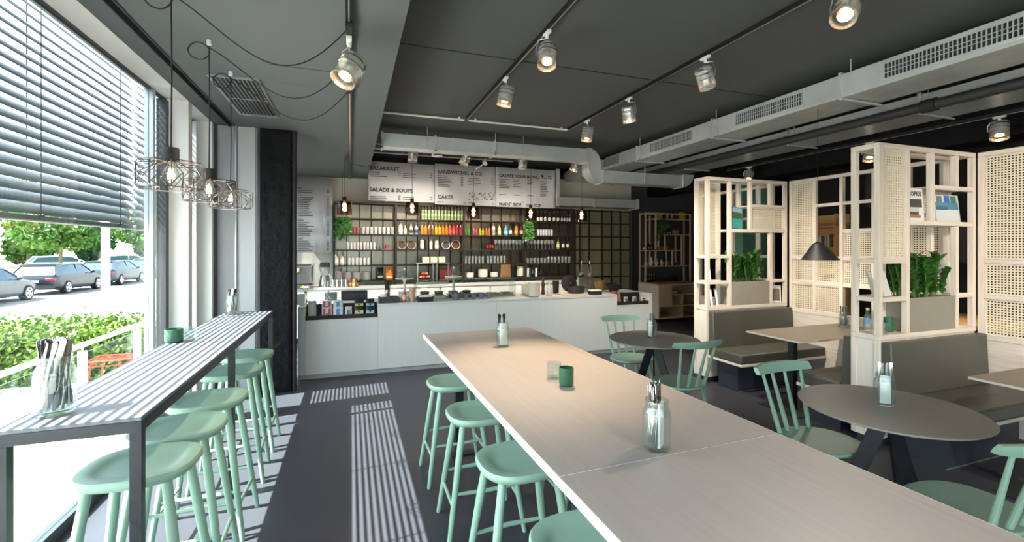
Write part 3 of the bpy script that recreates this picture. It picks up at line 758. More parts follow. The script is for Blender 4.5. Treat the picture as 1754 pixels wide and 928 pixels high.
for i in range(9):
    a = PI / 2 * i / 8; bot.append((xG1 + 0.012 + 0.22 * math.sin(a), zc3 - 0.22 * math.cos(a))); top.append((xG1 + 0.012 + 0.02 * math.sin(a), zc3 - 0.02 * math.cos(a)))
bend(top, bot)
for x in (xs[1] - 0.12, xs[2], xs[2] + 0.45, (xG0 + xG1) / 2):
    zz = zA0 if x < xE else zB0
    G().cyl((x, yA - 0.02, zz), (x, yA - 0.02, (DZ0 + 0.001) if DX0 < x < DX1 else ZC - 0.001), 0.005, n=6).bx(x - 0.02, x + 0.02, yA - 0.03, yA - 0.006, zz, zz + 0.04).build('hanger', m_zinc, t)
t = thing('air_duct', 'low galvanised duct against the back wall beside the menu end', 'duct', (0, 0, 0), 0, 'galvanised air ducts')
xa, xb, xc = X_at(958, 8.5), X_at(1018, 8.5), X_at(1093, 8.5)
G().bx(xa, xb - .002, 8.5, 8.9, 2.46, 2.64).build('duct_section', m_zinc, t, bevel=0.004)
G().bx(xb + .002, xc, 8.5, 8.9, 2.46, 2.64).build('duct_section', m_zinc, t, bevel=0.004)
G().bx(xa - 0.08, xa - .002, 8.46, 8.92, 2.44, 3.2).build('riser', m_zinc, t, bevel=0.004)
G().bx(xb - 0.012, xb + 0.012, 8.482, 8.499, 2.44, 2.66).bx(xc + .001, xc + 0.02, 8.48, 8.92, 2.44, 2.66).build('flange', m_zinc, t)
# ---------------------------------------------------------------- ceiling grille, hatch
q = [onz(u, v, ZS) for u, v in ((357, 125), (446, 135), (478, 200), (407, 193))]
gx0, gx1 = (q[0].x + q[3].x) / 2, (q[1].x + q[2].x) / 2; gy0, gy1 = (q[0].y + q[1].y) / 2, (q[2].y + q[3].y) / 2
t = thing('ceiling_grille', 'square aluminium ventilation grille in the low grey ceiling by the pendants', 'grille', (gx0, gy0, ZS), 0, 'ceiling ventilation grilles')
wx, wy = gx1 - gx0, gy1 - gy0
G().bx(0.02, wx - 0.02, 0.02, wy - 0.02, -0.004, -0.001).build('backing', m_black, t)
G().bx(0, wx, 0, 0.02, -0.016, -.001).bx(0, wx, wy - 0.02, wy, -0.016, -.001).bx(0, 0.02, 0.021, wy - 0.021, -0.016, -.001).bx(wx - 0.02, wx, 0.021, wy - 0.021, -0.016, -.001).build('frame', m_alu, t)
k = 0.045; o1 = None
while k < wx - 0.03:
    if o1 is None: o1 = G().bx(-0.003, 0.003, 0.021, wy - 0.021, -0.014, -0.0045).build('slat', m_alu, t, (k, 0, 0))
    else: link('slat', o1.data, t, (k, 0, 0))
    k += 0.03
G().bx(0.021, wx - 0.021, wy * 0.5 - 0.006, wy * 0.5 + 0.006, -0.018, -0.0142).build('cross_bar', m_alu, t)
pg = onz(508, 265, ZS)
t2 = dup(t, (pg.x - 0.5, pg.y, ZS), 0, 'aluminium ventilation grille in the low ceiling past the pillar')
q = [onz(u, v, ZS) for u, v in ((462, 110), (566, 122), (568, 148), (475, 143))]
x0, x1, y0, y1 = (q[0].x + q[3].x) / 2, (q[1].x + q[2].x) / 2, (q[0].y + q[1].y) / 2, (q[2].y + q[3].y) / 2
t = thing('access_hatch', 'flush grey access hatch in the low ceiling beside the grille', 'hatch', (x0, y0, ZS))
wx, wy = x1 - x0, y1 - y0
G().bx(0.003, wx - .003, 0.003, wy - .003, -0.003, -.0005).build('panel', m_soff, t)
G().bx(0, wx, 0, 0.003, -0.0035, -.0005).bx(0, wx, wy - .003, wy, -0.0035, -.0005).bx(0, .003, 0.003, wy - .003, -0.0035, -.0005).bx(wx - .003, wx, 0.003, wy - .003, -0.0035, -.0005).build('gap_line', m_frame, t)
# ---------------------------------------------------------------- wire cage pendants over the window bar
def cage_lamp(x, y, zb, plug_y, label):
    t = thing('cage_pendant', label, 'lamp', (x, y, zb), 0, 'wire cage pendants over the window bar')
    G().lathe([(0.0, 0.135), (0.032, 0.135), (0.034, 0.13), (0.034, 0.062), (0.0, 0.062)], 20).build('socket', m_black, t)
    b = G().lathe([(0.013, 0.06), (0.016, 0.045), (0.03, 0.02), (0.034, 0.0), (0.03, -0.02), (0.016, -0.035), (0.0, -0.039)], 18).build('bulb', m_clear, t)
    f = G()
    for k in range(4):
        a = k * PI / 2; f.cyl((0.012 * math.cos(a), 0.012 * math.sin(a), -0.018), (0.006 * math.cos(a), 0.006 * math.sin(a), 0.03), 0.0035, n=6)
    f.lathe([(0, 0.018), (0.012, 0.012), (0.017, 0.0), (0.012, -0.014), (0, -0.02)], 10)
    f.build('filament', m_bulb, b)
    w = 0.0019; R = 0.142; r0 = 0.036; zt_, zb_ = 0.060, -0.068
    N = 10; g = G()
    for k in range(N):
        a = 2 * PI * k / N; a2 = 2 * PI * (k + 1) / N; am = (a + a2) / 2
        P = lambda rr, an, z: (rr * math.cos(an), rr * math.sin(an), z)
        g.tube([P(r0, a, zt_ + 0.004), P(R - 0.01, a, zt_), P(R, a, zt_ - 0.012), P(R, a, zb_ + 0.012), P(R - 0.01, a, zb_), P(R * 0.55, a, zb_)], w, 5)
        g.cyl(P(R, a, zt_ - 0.012), P(R, am, 0), w, n=5).cyl(P(R, am, 0), P(R, a, zb_ + 0.012), w, n=5)
        g.cyl(P(R, am, 0), P(R * 0.55, a2, zb_), w, n=5).cyl(P(R, am, 0), P(r0, am, zt_ + 0.004), w, n=5)
    for rr, z in ((R - 0.01, zt_), (R - 0.01, zb_), (r0, zt_ + 0.004)):
        g.tube([(rr * math.cos(2 * PI * k / 30), rr * math.sin(2 * PI * k / 30), z) for k in range(30)], w, 5, closed=True)
    g.build('wire_cage', M('dark_bronze_wire', '#241f1d', 0.5, 0.2, var=0.05), t)
    zt2 = ZS - zb
    hk = t
    G().tube([(0, 0, 0.135), (0.003, 0, 0.5), (0, 0.002, zt2 - 0.04)], 0.0035, 8).build('cord', m_black, t)
    G().lathe([(0.014, zt2 - 0.03), (0.014, zt2 - 0.001)], 12).build('ceiling_hook', m_wpl, t)
    pts = []
    for k in range(40):
        a = k / 39 * 4 * PI
        pts.append((-0.055 + 0.058 * math.cos(a) + 0.002 * k / 39, 0.004 * math.sin(3 * a), zt2 - 0.075 + 0.052 * math.sin(a)))
    G().tube(pts, 0.0033, 6).build('cord_coil', m_black, t)
    e = Vector((XT0 - x, plug_y - y, zt2 - 0.05)); pts = []
    for k in range(25):
        q = k / 24; pts.append((e.x * q, e.y * q, zt2 - 0.05 - 0.36 * 4 * 0.25 * (math.sin(PI * q ** 1.25)) ** 1.0 * 0.75))
    G().tube(pts, 0.0033, 6).build('swag_cord', m_black, t)
    G().bx(e.x - 0.018, e.x + 0.018, e.y - 0.05, e.y + 0.05, zt2 - 0.065, zt2 - 0.042).build('track_plug', m_black, t)
    add_light(t, 'POINT', LAMP_W * 0.7, (0, 0, -0.075), size=0.03)
    return t
PX = -0.839; zb = 1.957
for k, (u, pv) in enumerate(((293, 45), (358, 106), (395, 152))):
    y = onx(u, 300, PX).y
    cage_lamp(PX, y, zb, onz(598, pv, ZS - 0.04).y, 'black wire cage pendant with clear bulb above the window bar, %s from the pillar' % ords[2 - k])
# ---------------------------------------------------------------- ribbed glass pendants over the bar
for k, (u, v) in enumerate(((590, 352), (706, 354), (811, 361), (909, 364), (996, 367))):
    p = ony(u, v, 6.96)
    t = thing('glass_pendant', 'smoked ribbed glass pendant lamp hanging over the bar, %s from the pillar' % ords[k], 'lamp', (p.x, 6.96, p.z), 0, 'smoked glass pendants over the bar')
    H = (ZS if u < 620 else 3.31) - p.z
    n = 44; prof = [(0.095, 0.06), (0.1, 0.05), (0.1, -0.13)]
    g = G(); vs = []; fs = []
    for r, z in prof:
        for i in range(n):
            a = 2 * PI * i / n; rr = r * (1 + (0.025 if i % 2 else -0.025)); vs.append((rr * math.cos(a), rr * math.sin(a), z))
    fs = [(j * n + i, j * n + (i + 1) % n, (j + 1) * n + (i + 1) % n, (j + 1) * n + i) for j in range(2) for i in range(n)]
    g.add(vs, fs).build('glass_shade', m_smoke, t, smooth=60)
    G().lathe([(0.095, 0.06), (0.03, 0.068), (0.03, 0.07)], 20).build('shade_top', m_smoke, t)
    G().lathe([(0.0, 0.125), (0.026, 0.125), (0.028, 0.065), (0.0, 0.065)], 16).build('socket', m_black, t)
    G().lathe([(0.0, 0.04), (0.02, 0.03), (0.03, 0.0), (0.02, -0.028), (0.0, -0.035)], 12).build('bulb', m_bulb, t)
    G().cyl((0, 0, 0.125), (0, 0, H - 0.001), 0.003, n=6).build('cord', m_black, t)
    if u < 620:
        G().tube([(0, 0, H - 0.03), (0.1, 0, H - 0.1), (0.3, 0, H - 0.13), (XS - p.x + 0.05, 0, H - 0.07)], 0.003, 6).build('swag_cord', m_black, t)
    add_light(t, 'POINT', LAMP_W * 0.6, (0, 0, -0.06), size=0.03)
# black cone pendant over the booth table
p = ony(1405, 445, 3.33)
t = thing('cone_pendant', 'black cone shaped pendant lamp over the booth table', 'lamp', (p.x, 3.33, p.z))
g = G(); n = 32; vs = []
for r, z in ((0.17, 0.0), (0.045, 0.165), (0.0, 0.19), (0.042, 0.163), (0.166, 0.001)):
    for i in range(n): vs.append((r * math.cos(2 * PI * i / n) + (-0.035 if z > 0.1 else 0) * 1, r * math.sin(2 * PI * i / n), z))
g.add(vs, [(j * n + i, j * n + (i + 1) % n, (j + 1) * n + (i + 1) % n, (j + 1) * n + i) for j in range(4) for i in range(n)]).build('shade', M('matte_black', '#151516', 0.55, var=0.05), t, smooth=30)
G().lathe([(0, 0.09), (0.02, 0.08), (0.025, 0.06), (0.0, 0.03)], 12).build('bulb', m_bulb, t)
G().cyl((-0.035, 0, 0.185), (-0.035, 0, DZ0 - p.z - 0.001), 0.0025, n=6).build('cord', m_black, t)
add_light(t, 'POINT', LAMP_W * 0.5, (0, 0, 0.02), size=0.03)
# ================================================================ bar counter
YC = 6.02; CD = 0.72; ZK = 0.88
cX0, cX1 = -0.60, 4.47
m_counter = WOOD('pale_green_grey_panel', '#cfd3d1', '#d6d8d7', 0.5, 2, 1.5)
m_ctopp = M('counter_top_white', '#c9ccca', 0.4, var=0.02)
nA0, nA1 = X_at(523, YC), X_at(647, YC)
nB0, nB1 = X_at(1057, YC), X_at(1111, YC)
NZ = 0.715; ND = 0.26
t = thing('bar_counter', 'long pale grey green bar counter with two display niches in its front', 'counter', (0, YC, 0))
# front panels, whole and lowered under the niches
for a, b, z1 in ((cX0, nA0 - 0.001, ZK - 0.03), (nA0, nA1, NZ - 0.012), (nA1 + 0.001, 1.9, ZK - 0.03), (1.903, nB0 - 0.001, ZK - 0.03), (nB0, nB1, NZ - 0.012), (nB1 + 0.001, cX1, ZK - 0.03)):
    G().bx(a, b, 0, 0.03, 0.055, z1).build('front_panel', m_counter, t, bevel=0.001)
G().bx(cX0, cX1, 0.03, CD, 0.055, NZ - 0.03).build('carcass', m_counter, t)
for a, b in ((cX0, nA0 - 0.02), (nA1 + 0.02, nB0 - 0.02), (nB1 + 0.02, cX1)):
    G().bx(a, b, 0.031, CD, NZ - 0.029, ZK - 0.031).build('carcass_upper', m_counter, t)
    G().bx(a + (0 if a == cX0 else -0.019), b + (0 if b == cX1 else 0.019), -0.004, CD, ZK - 0.029, ZK).build('worktop', m_ctopp, t, bevel=0.002)
for a, b in ((nA0 - 0.02, nA1 + 0.02), (nB0 - 0.02, nB1 + 0.02)):
    G().bx(a + .0005, b - .0005, ND, CD, NZ - 0.029, ZK - 0.001).build('carcass_upper', m_counter, t)
    # pale wooden lining of the niche
    G().bx(a + 0.002, b - 0.002, -0.006, ND - 0.001, NZ - 0.011, NZ).build('niche_bottom', m_ashx, t)
    G().bx(a + 0.002, a + 0.016, -0.006, ND - 0.001, NZ + .0005, ZK + 0.002).build('niche_side', m_ash, t)
    G().bx(b - 0.016, b - 0.002, -0.006, ND - 0.001, NZ + .0005, ZK + 0.002).build('niche_side', m_ash, t)
    G().bx(a + 0.017, b - 0.017, ND - 0.012, ND - 0.001, NZ + .0005, ZK - 0.002).build('niche_back', m_black, t)
    G().bx(a + 0.018, b - 0.018, 0.0, 0.012, NZ + .0005, NZ + 0.05).build('tray_lip', m_black, t)
G().bx(cX0, cX1, 0.012, CD, 0, 0.054).build('kickboard', M('kick_strip', '#9fa3a2', 0.5, var=0.03), t)
# ================================================================ snack bags in the niches
def bag(name, label, group, x, y, z, w, h, d, col, marks=(), tilt=0.0, rz=0.0, top=None):
    t = thing(name, label, 'bag', (x, y, z), rz, group)
    g = G(); vs = []
    for zz, sx, sy in ((0, 0.9, 0.75), (h * 0.1, 1, 1), (h * 0.55, 0.97, 0.8), (h * 0.86, 0.93, 0.22), (h, 0.95, 0.06)):
        oy = tilt * zz
        for k in range(12):
            a = 2 * PI * k / 12; c_, s_ = math.cos(a), math.sin(a)
            vs.append((w / 2 * sx * math.copysign(abs(c_) ** 0.5, c_), oy + d / 2 * sy * math.copysign(abs(s_) ** 0.7, s_), zz))
    g.add(vs, [(j * 12 + i, j * 12 + (i + 1) % 12, (j + 1) * 12 + (i + 1) % 12, (j + 1) * 12 + i) for j in range(4) for i in range(12)] + [tuple(range(11, -1, -1)), tuple(range(48, 60))])
    g.build('pouch', M('bag_' + col, '#' + col, 0.35, var=0.08, scale=30), t)
    for (x0, x1, z0, z1, c2) in marks:
        yy = -d / 2 - 0.004
        vs = [(x0 * w, yy * (1.0 if z0 < 0.6 else 0.75) + tilt * z0 * h, z0 * h), (x1 * w, yy * (1.0 if z0 < 0.6 else 0.75) + tilt * z0 * h, z0 * h), (x1 * w, yy * (1.0 if z1 < 0.6 else 0.62) + tilt * z1 * h, z1 * h), (x0 * w, yy * (1.0 if z1 < 0.6 else 0.62) + tilt * z1 * h, z1 * h)]
        back = [(a, b + 0.004, c_) for a, b, c_ in vs]
        G().add(vs + back, [(0, 1, 2, 3), (7, 6, 5, 4), (0, 4, 5, 1), (1, 5, 6, 2), (2, 6, 7, 3), (3, 7, 4, 0)]).build('print', M('bag_' + c2, '#' + c2, 0.4, var=0.05), t, smooth=0)
    return t
gB = 'snack pouches in the counter niche by the pillar'
kinds = [('silver crisp pouch with green print', 'a9afb3', [(-.42, .42, .05, .25, '5f9a2c')]), ('white crisp pouch with red V stripe', 'd5d6d8', [(-.35, -.15, .15, .9, 'b3202c'), (-.1, .1, .1, .5, 'b3202c'), (.15, .35, .3, .9, 'b3202c')]),
         ('white pouch with blue stripe', 'd9dadb', [(-.15, .15, .08, .85, '2f86c4')]), ('pale grey pouch with dark picture', 'c3c4c6', [(-.2, .2, .3, .7, '6d6f74')]),
         ('black topped pouch with yellow green print', '1d1d1c', [(-.42, .42, .05, .62, 'c3c77f')]), ('black topped pouch with light blue print', '1c1c1e', [(-.42, .42, .05, .6, '8cc3da')])]
us = [(534.5, 15), (560, 18), (579, 18), (597, 13), (615, 18), (634, 17)]
for r, (yo, zo, nm) in enumerate(((0.06, 0.0, 'front'), (0.17, 0.075, 'back'))):
    for k, ((u, w), (lb, c_, mk)) in enumerate(zip(us, kinds)):
        if r and k == 3: continue
        x = X_at(u, YC + yo)
        bag('snack_pouch', lb + ', %s row of the counter niche' % nm, gB, x, YC + yo, NZ + zo + 0.001, w * 0.0068, 0.14, 0.055, c_, mk, 0.12 if r else 0.1)
    if r: G_riser = tag(G().bx(nA0 + 0.02, nA1 - 0.02, YC + 0.125, YC + 0.22, NZ + 0.001, NZ + zo).build('riser', m_black), 'black step lifting the back row of pouches in the niche', 'riser')
gC = 'snack pouches in the counter niche at the aisle end'
for k in range(4):
    x = nB0 + 0.05 + k * (nB1 - nB0 - 0.1) / 3
    bag('snack_bar_pouch', ['dark pink snack pouch beside three pale ones', 'pale snack pouch next to the pink one', 'pale snack pouch with green print in the aisle niche', 'pale snack pouch at the wooden niche end'][k], gC, x, YC + 0.07, NZ + 0.001, 0.075, 0.115, 0.05, ['a8707c', 'b9b4ae', 'b5bba8', 'c3bfb6'][k], [(-.35, .35, .25, .45, '3b3a38'), (-.3, .3, .55, .7, ['e33f8c', '6d2e2e', '4a6b3a', '3b3a38'][k])], 0.15)
for k in range(3):
    x = nB0 + 0.05 + k * 0.054
    bag('sweet_pouch', ['bright pink sweet pouch behind the niche pouches', 'brown sweet pouch beside the bright pink one', 'tan sweet pouch by the niche back'][k], gC, x, YC + 0.18, NZ + 0.001, 0.05, 0.2, 0.03, ['e23c8e', '7d5a48', 'a98d6b'][k], [], 0.1)
# ================================================================ back bar: steel grid shelf with items
m_dsteel = M('bronze_black_steel', '#2c2622', 0.5, 0.4, var=0.06)
m_splash = M('brushed_steel_splash', '#85837a', 0.3, 0.85, var=0.12, scale=2.5, stretch=(6, 1, 0.6), bump=0.03, bscale=8)
YS0, YS1 = 8.55, 8.83
XM = [-0.28, 0.779, 2.051, 3.312, 4.397]; NC = [5, 6, 6, 5]
RZ = [1.0, 1.28, 1.56, 1.84, 2.12]
sh = thing('back_bar_shelf', 'black steel grid shelf filling the wall behind the bar', 'shelf', (0, 0, 0))
G().bx(XM[0], X_at(985, 8.86) - 0.016, YS1 + 0.03, YS1 + 0.05, 0.95, 2.41).build('steel_backing', m_splash, sh)
for x in XM:
    for yy in (YS0, YS1 - 0.03): G().bx(x - 0.016, x + 0.016, yy, yy + 0.03, 0.93, 2.4).build('post', m_dsteel, sh)
for m in range(4):
    a, b = XM[m] + 0.017, XM[m + 1] - 0.017
    for z in RZ:
        G().bx(a, b, YS0, YS1, z - 0.02, z - 0.001).build('shelf_board', m_dsteel, sh)
    G().bx(a, b, YS0, YS0 + 0.03, 2.38, 2.4).build('top_bar', m_dsteel, sh)
    G().bx(a, b, YS1 - 0.03, YS1, 2.38, 2.4).build('top_bar', m_dsteel, sh)
    for k in range(1, NC[m]):
        x = XM[m] + k * (XM[m + 1] - XM[m]) / NC[m]
        for i, z in enumerate(RZ): G().bx(x - 0.008, x + 0.008, YS1 - 0.016, YS1, z, (RZ + [2.40])[i + 1] - 0.021).build('grid_bar', m_dsteel, sh)
# glazed steel partition to the right of the shelf
gp = thing('glazed_partition', 'black steel grid partition with frosted glass panes beside the bar shelf', 'partition', (0, 8.86, 0))
m_frost = M('frosted_pane', '#7b7b62', 0.25, var=0.4, scale=1.2, stretch=(3, 1, 0.4), spec=0.6)
gx = [X_at(u, 8.86) for u in (985, 993, 1009, 1031, 1047, 1062.5, 1079)]
gz = [0.02, 0.35, 0.66, 0.95, 1.25, 1.54, 1.83, 2.12, 2.40]
for x in gx: G().bx(x - 0.014, x + 0.014, -0.012, 0.03, 0, 2.42).build('upright', m_dsteel, gp)
for a, b in zip(gx, gx[1:]):
    for z in gz: G().bx(a + 0.0145, b - 0.0145, -0.008, 0.028, z - 0.013, z + 0.013).build('crossbar', m_dsteel, gp)
    for z0, z1 in zip(gz, gz[1:]): G().bx(a + 0.0145, b - 0.0145, 0.006, 0.014, z0 + 0.0135, z1 - 0.0135).build('pane', m_frost, gp)
# back worktop below the shelf
bw = thing('back_worktop', 'white back bar worktop under the steel shelf', 'worktop', (-1.3, 8.28, 0))
G().bx(0, 5.7, 0, 0.52, 0.88, 0.92).build('worktop', m_ctopp, bw, bevel=0.003)
for k in range(6): G().bx(k * 0.95 + 0.003, (k + 1) * 0.95 - 0.003, 0.03, 0.5, 0.08, 0.879).build('cabinet', m_white, bw)
for k in range(6): G().bx(k * 0.95 + 0.02, (k + 1) * 0.95 - 0.02, 0.01, 0.029, 0.1, 0.86).build('cabinet_door', m_white, bw, bevel=0.002)
G().bx(0, 5.7, 0.08, 0.5, 0, 0.079).build('kickboard', m_black, bw)
# ---------------------------------------------------------------- glassware, bottles, crockery
MESH = {}
def shared(key, make):
    if key not in MESH: MESH[key] = make()
    return MESH[key]
def mesh_of(g, mat, smooth=40):
    me = bpy.data.meshes.new('m'); me.from_pydata(g.v, [], g.f); me.update()
    for p in me.polygons: p.use_smooth = True
    me.set_sharp_from_angle(angle=math.radians(smooth)); me.materials.append(mat); return me
m_glassw = GL('drinking_glass', '#e4e8e6', 1.6, 0.03, 0.12)
def tumbler(x, y, z, h, r, label, group, name='glass_tumbler', mat=None, r2=None):
    mat = mat or m_glassw; r2 = r2 or r * 0.86
    me = shared(('tumb', h, r, r2, mat.name), lambda: mesh_of(G().lathe([(0, 0), (r2, 0), (r, h), (r * 0.93, h), (r2 * 0.9, 0.012), (0, 0.012)], 14), mat))
    return tag(link(name, me, None, (x, y, z)), label, 'glass', group)
def wineglass(x, y, z, label, group, h=0.19, r=0.036):
    me = shared(('wine', h, r), lambda: mesh_of(G().lathe([(0, 0), (r * 0.95, 0.002), (0.006, 0.008), (0.004, h * 0.42), (r * 0.7, h * 0.5), (r, h * 0.7), (r * 0.85, h), (r * 0.8, h), (r * 0.94, h * 0.7), (0, h * 0.46)], 14), m_glassw))
    return tag(link('wine_glass', me, None, (x, y, z)), label, 'glass', group)
def bottle(x, y, z, h, r, col, label, group, lab=None, cap='2a2a2a', neck=0.32, shoulder=0.62, glass=True, rl=None, name='bottle'):
    t = thing(name, label, 'bottle', (x, y, z), 0, group)
    rn = rl or r * 0.36
    me = shared(('bot', h, r, col, rn, shoulder), lambda: mesh_of(G().lathe([(0, 0.004), (r * 0.92, 0), (r, 0.006), (r, h * shoulder), (r * 0.85, h * (shoulder + 0.06)), (rn, h * (1 - neck * 0.55)), (rn * 0.95, h * 0.95), (0, h * 0.95)], 14),
                 M('bottle_' + col, '#' + col, 0.12, var=0.05, spec=0.8, coat=0.4)))
    link('body', me, t)
    me = shared(('cap', h, rn, cap), lambda: mesh_of(G().lathe([(0, 0.951 * h), (rn * 1.15, 0.951 * h), (rn * 1.15, h), (0, h)], 10), M('cap_' + cap, '#' + cap, 0.4, var=0.03)))
    link('cap', me, t)
    if lab:
        me = shared(('lab', h, r, lab), lambda: mesh_of(G().lathe([(r * 1.02, h * 0.14), (r * 1.02, h * 0.45)], 14), M('label_' + lab, '#' + lab, 0.55, var=0.04)))
        link('paper_label', me, t)
    return t
SY = 8.68
def xs_at(us, y=SY): return [X_at(u, y) for u in us]
def lerp_us(a, b, n): return [a + (b - a) * i / (n - 1) for i in range(n)]
m_milk = GL('ribbed_glass', '#f4f6f6', 1.8, 0.05, 0.45)
# module by the pillar
for x in xs_at(lerp_us(622, 672, 8)): tumbler(x, SY, RZ[3], 0.135, 0.033, 'clear ribbed tumbler on the shelf board above the milk glasses', 'clear tumblers on the upper board by the pillar', mat=m_milk)
for x in xs_at((607, 613)): tumbler(x, SY, RZ[3], 0.13, 0.028, 'pink tinted tumbler on the shelf behind the trailing plant', 'pink tumblers', mat=GL('pink_glass', '#e58f8f', 1.6, 0.05, 0.4))
for x in xs_at(lerp_us(596, 641, 9)): tumbler(x, SY, RZ[2], 0.13, 0.026, 'slim white ribbed glass on the middle board by the pillar', 'slim white glasses on the shelf', mat=m_milk)
for x in xs_at((647, 652.5)): tumbler(x, SY, RZ[2], 0.075, 0.024, 'small clear cup at the end of the slim white glasses', 'small clear cups')
x = xs_at((663,))[0]
tag(G().bx(x - 0.08, x + 0.08, SY - 0.06, SY + 0.06, RZ[2], RZ[2] + 0.012).build('wooden_board', m_ashx, bevel=0.003), 'small wooden board with a red cup on the shelf', 'board')
tumbler(x, SY, RZ[2] + 0.0125, 0.07, 0.032, 'red cup standing on the small wooden board', None, mat=M('red_ceramic', '#b4383a', 0.3), name='red_cup')
for x in xs_at((576, 586)): bottle(x, SY, RZ[1], 0.245, 0.036, 'c9c3b4', 'clear syrup bottle with pale label and amber foot on the shelf', 'syrup bottles by the pillar', 'f0eee6', 'd9d2c0')
for x in xs_at(lerp_us(598, 631, 6)): tumbler(x, SY, RZ[1], 0.135, 0.031, 'clear tumbler on the board above the plate stacks', 'clear tumblers above the plate stacks', mat=m_milk)
def plate_stack(x, y, z, n, r, lab, group, dz=0.013, col='dfe0de', name='plate'):
    me = shared(('plate', r, col), lambda: mesh_of(G().lathe([(0, 0), (r * 0.6, 0), (r, 0.010), (r, 0.013), (r * 0.62, 0.004), (0, 0.004)], 20), M('crockery_' + col, '#' + col, 0.3, var=0.03)))
    for k in range(n): tag(link(name, me, None, (x, y, z + k * dz)), lab, 'plate', group)
for k, (u, n) in enumerate(((579, 17), (595, 12), (610, 12), (627, 12))):
    plate_stack(X_at(u, SY), SY, RZ[0], n, 0.068, 'white saucer in %s of the plate stacks by the pillar' % ('the tallest', 'the second stack', 'the third stack', 'the fourth stack')[k], 'saucers stack %d on the shelf' % (k + 1))
bag('coffee_bag', 'black foil coffee bag slumped beside the orange bag on the shelf', 'coffee bags on the shelf', X_at(650, SY), SY, RZ[0], 0.13, 0.235, 0.07, '19191a', [(-.3, .35, .2, .35, 'a8a8a6')], -0.08, 0.2)
bag('coffee_bag', 'bright orange coffee bag on the shelf', 'coffee bags on the shelf', X_at(667, SY), SY, RZ[0], 0.135, 0.245, 0.07, 'e9781f', [(-.35, .3, .18, .3, 'e8d9c8'), (-.15, .2, .62, .74, 'f0c9a0')], 0.0, -0.1)
# second module
for yy, zz, nm in ((SY - 0.05, RZ[4], 'front'), (SY + 0.07, RZ[4] + 0.10, 'raised back')):
    for x in xs_at(lerp_us(724, 791, 13), yy): bottle(x, yy, zz + (0.001 if nm == 'front' else 0), 0.165, 0.028, 'b7bfa2', 'small green glass bottle, %s row on the top board' % nm, 'small green bottles, %s row' % nm, '7f9d58', 'e4e4e0', 0.4, 0.6)
x0, x1 = X_at(720, SY + .07), X_at(795, SY + .07)
tag(G().bx(x0, x1 - 0.02, SY + 0.03, SY + 0.11, RZ[4] + 0.0005, RZ[4] + 0.0995).build('bottle_riser', m_dsteel), 'dark step under the back row of small green bottles', 'riser')
jc = ['d98a3a', 'd98a3a', '8a5a22', '8a5a22', 'e3a52a', 'e3a52a', 'de7a22', 'de7a22', 'cf4038', 'cf4038', 'a3202e', 'a3202e']
jn = ['amber', 'brown', 'yellow', 'orange', 'red', 'dark red']
for k, x in enumerate(xs_at(lerp_us(723, 789, 12))): bottle(x, SY, RZ[3], 0.225, 0.030, jc[k], '%s juice bottle in the colourful row on the shelf' % jn[k // 2], 'juice bottles on the shelf', ['c9763a', '6b4a2a', 'd9952a', 'c96a22', 'c05a50', '8a2430'][k // 2], ['d9d0c0', '5a3a22', 'e0c060', 'd08a50', 'd07070', '802030'][k // 2], 0.45, 0.55)
for k, (u, h, r, c_, l_) in enumerate(((686, 0.245, 0.04, 'd9d8cf', 'efeee8'), (694, 0.17, 0.028, 'cfc9a8', 'e8e0b0'), (704, 0.20, 0.036, 'b9b7ae', '3a3a40'), (713, 0.21, 0.036, '9aa2a8', '30405a'))):
    bottle(X_at(u, SY), SY, RZ[3], h, r, c_, ['tall clear spirit bottle with white label', 'small pale bottle next to the tall clear one', 'clear jar bottle with dark print', 'clear jar bottle with blue print'][k] + '' if 0 else ['tall clear spirit bottle with white label beside the juice row', 'small pale bottle next to the tall clear spirit bottle', 'clear jar bottle with dark print beside the juice row', 'clear jar bottle with blue print beside the juice row'][k], 'spirit bottles beside the juices', l_, 'e4e4e0')
def round_tray(u, z, r, c_, rim, label):
    t = thing('round_tray', label, 'tray', (X_at(u, SY), SY + 0.02, z + r), 0, 'round trays leaning on the shelf')
    rot = (math.radians(90 - 14), 0, 0)
    G().lathe([(0, -0.008), (r * 0.9, -0.008), (r, 0.004), (r, 0.012), (r * 0.93, 0.008), (r * 0.86, 0.0)], 26).build('rim', M('tray_' + rim, '#' + rim, 0.5, var=0.06), t, rot=rot)
    G().lathe([(r * 0.86, 0.0), (0, 0.0)], 26).build('disc', M('tray_' + c_, '#' + c_, 0.5, var=0.2, scale=25, bump=0.3), t, (0, -0.001, 0), rot)
round_tray(688.5, RZ[2], 0.083, '4a3826', 'b9ad98', 'round brown woven tray leaning next to its twin, nearer the pillar')
round_tray(705, RZ[2], 0.085, '4d3a28', 'b9ad98', 'round brown woven tray leaning between its twin and the glass jar')
round_tray(764, RZ[2], 0.085, '3d4440', 'c0c2bd', 'round dark grey tray leaning beside the red one')
round_tray(781, RZ[2], 0.09, '5a2118', 'c9b8a8', 'round dark red tray leaning at the end of the middle board')
for k, (u, h, r, c_) in enumerate(((723, 0.21, 0.04, 'b7b5aa'), (748, 0.19, 0.04, 'a9aaa2'))): bottle(X_at(u, SY), SY, RZ[2], h, r, c_, ['clear glass storage jar next to the brown trays', 'clear glass storage jar next to the white bottle'][k], 'storage jars on the shelf', 'd0cfc8', '8a8a86', 0.2, 0.8, name='storage_jar')
bottle(X_at(738, SY), SY, RZ[2], 0.2, 0.03, 'e2dfd8', 'plain white bottle between two storage jars', None, None, 'c8c4ba', 0.4, 0.7)
x = X_at(731, SY); tag(G().bx(x - 0.025, x + 0.02, SY - 0.05, SY + 0.05, RZ[2], RZ[2] + 0.19).build('tin_box', M('brown_tin', '#3a2a20', 0.5), bevel=0.004), 'dark brown box between jar and white bottle', 'box')
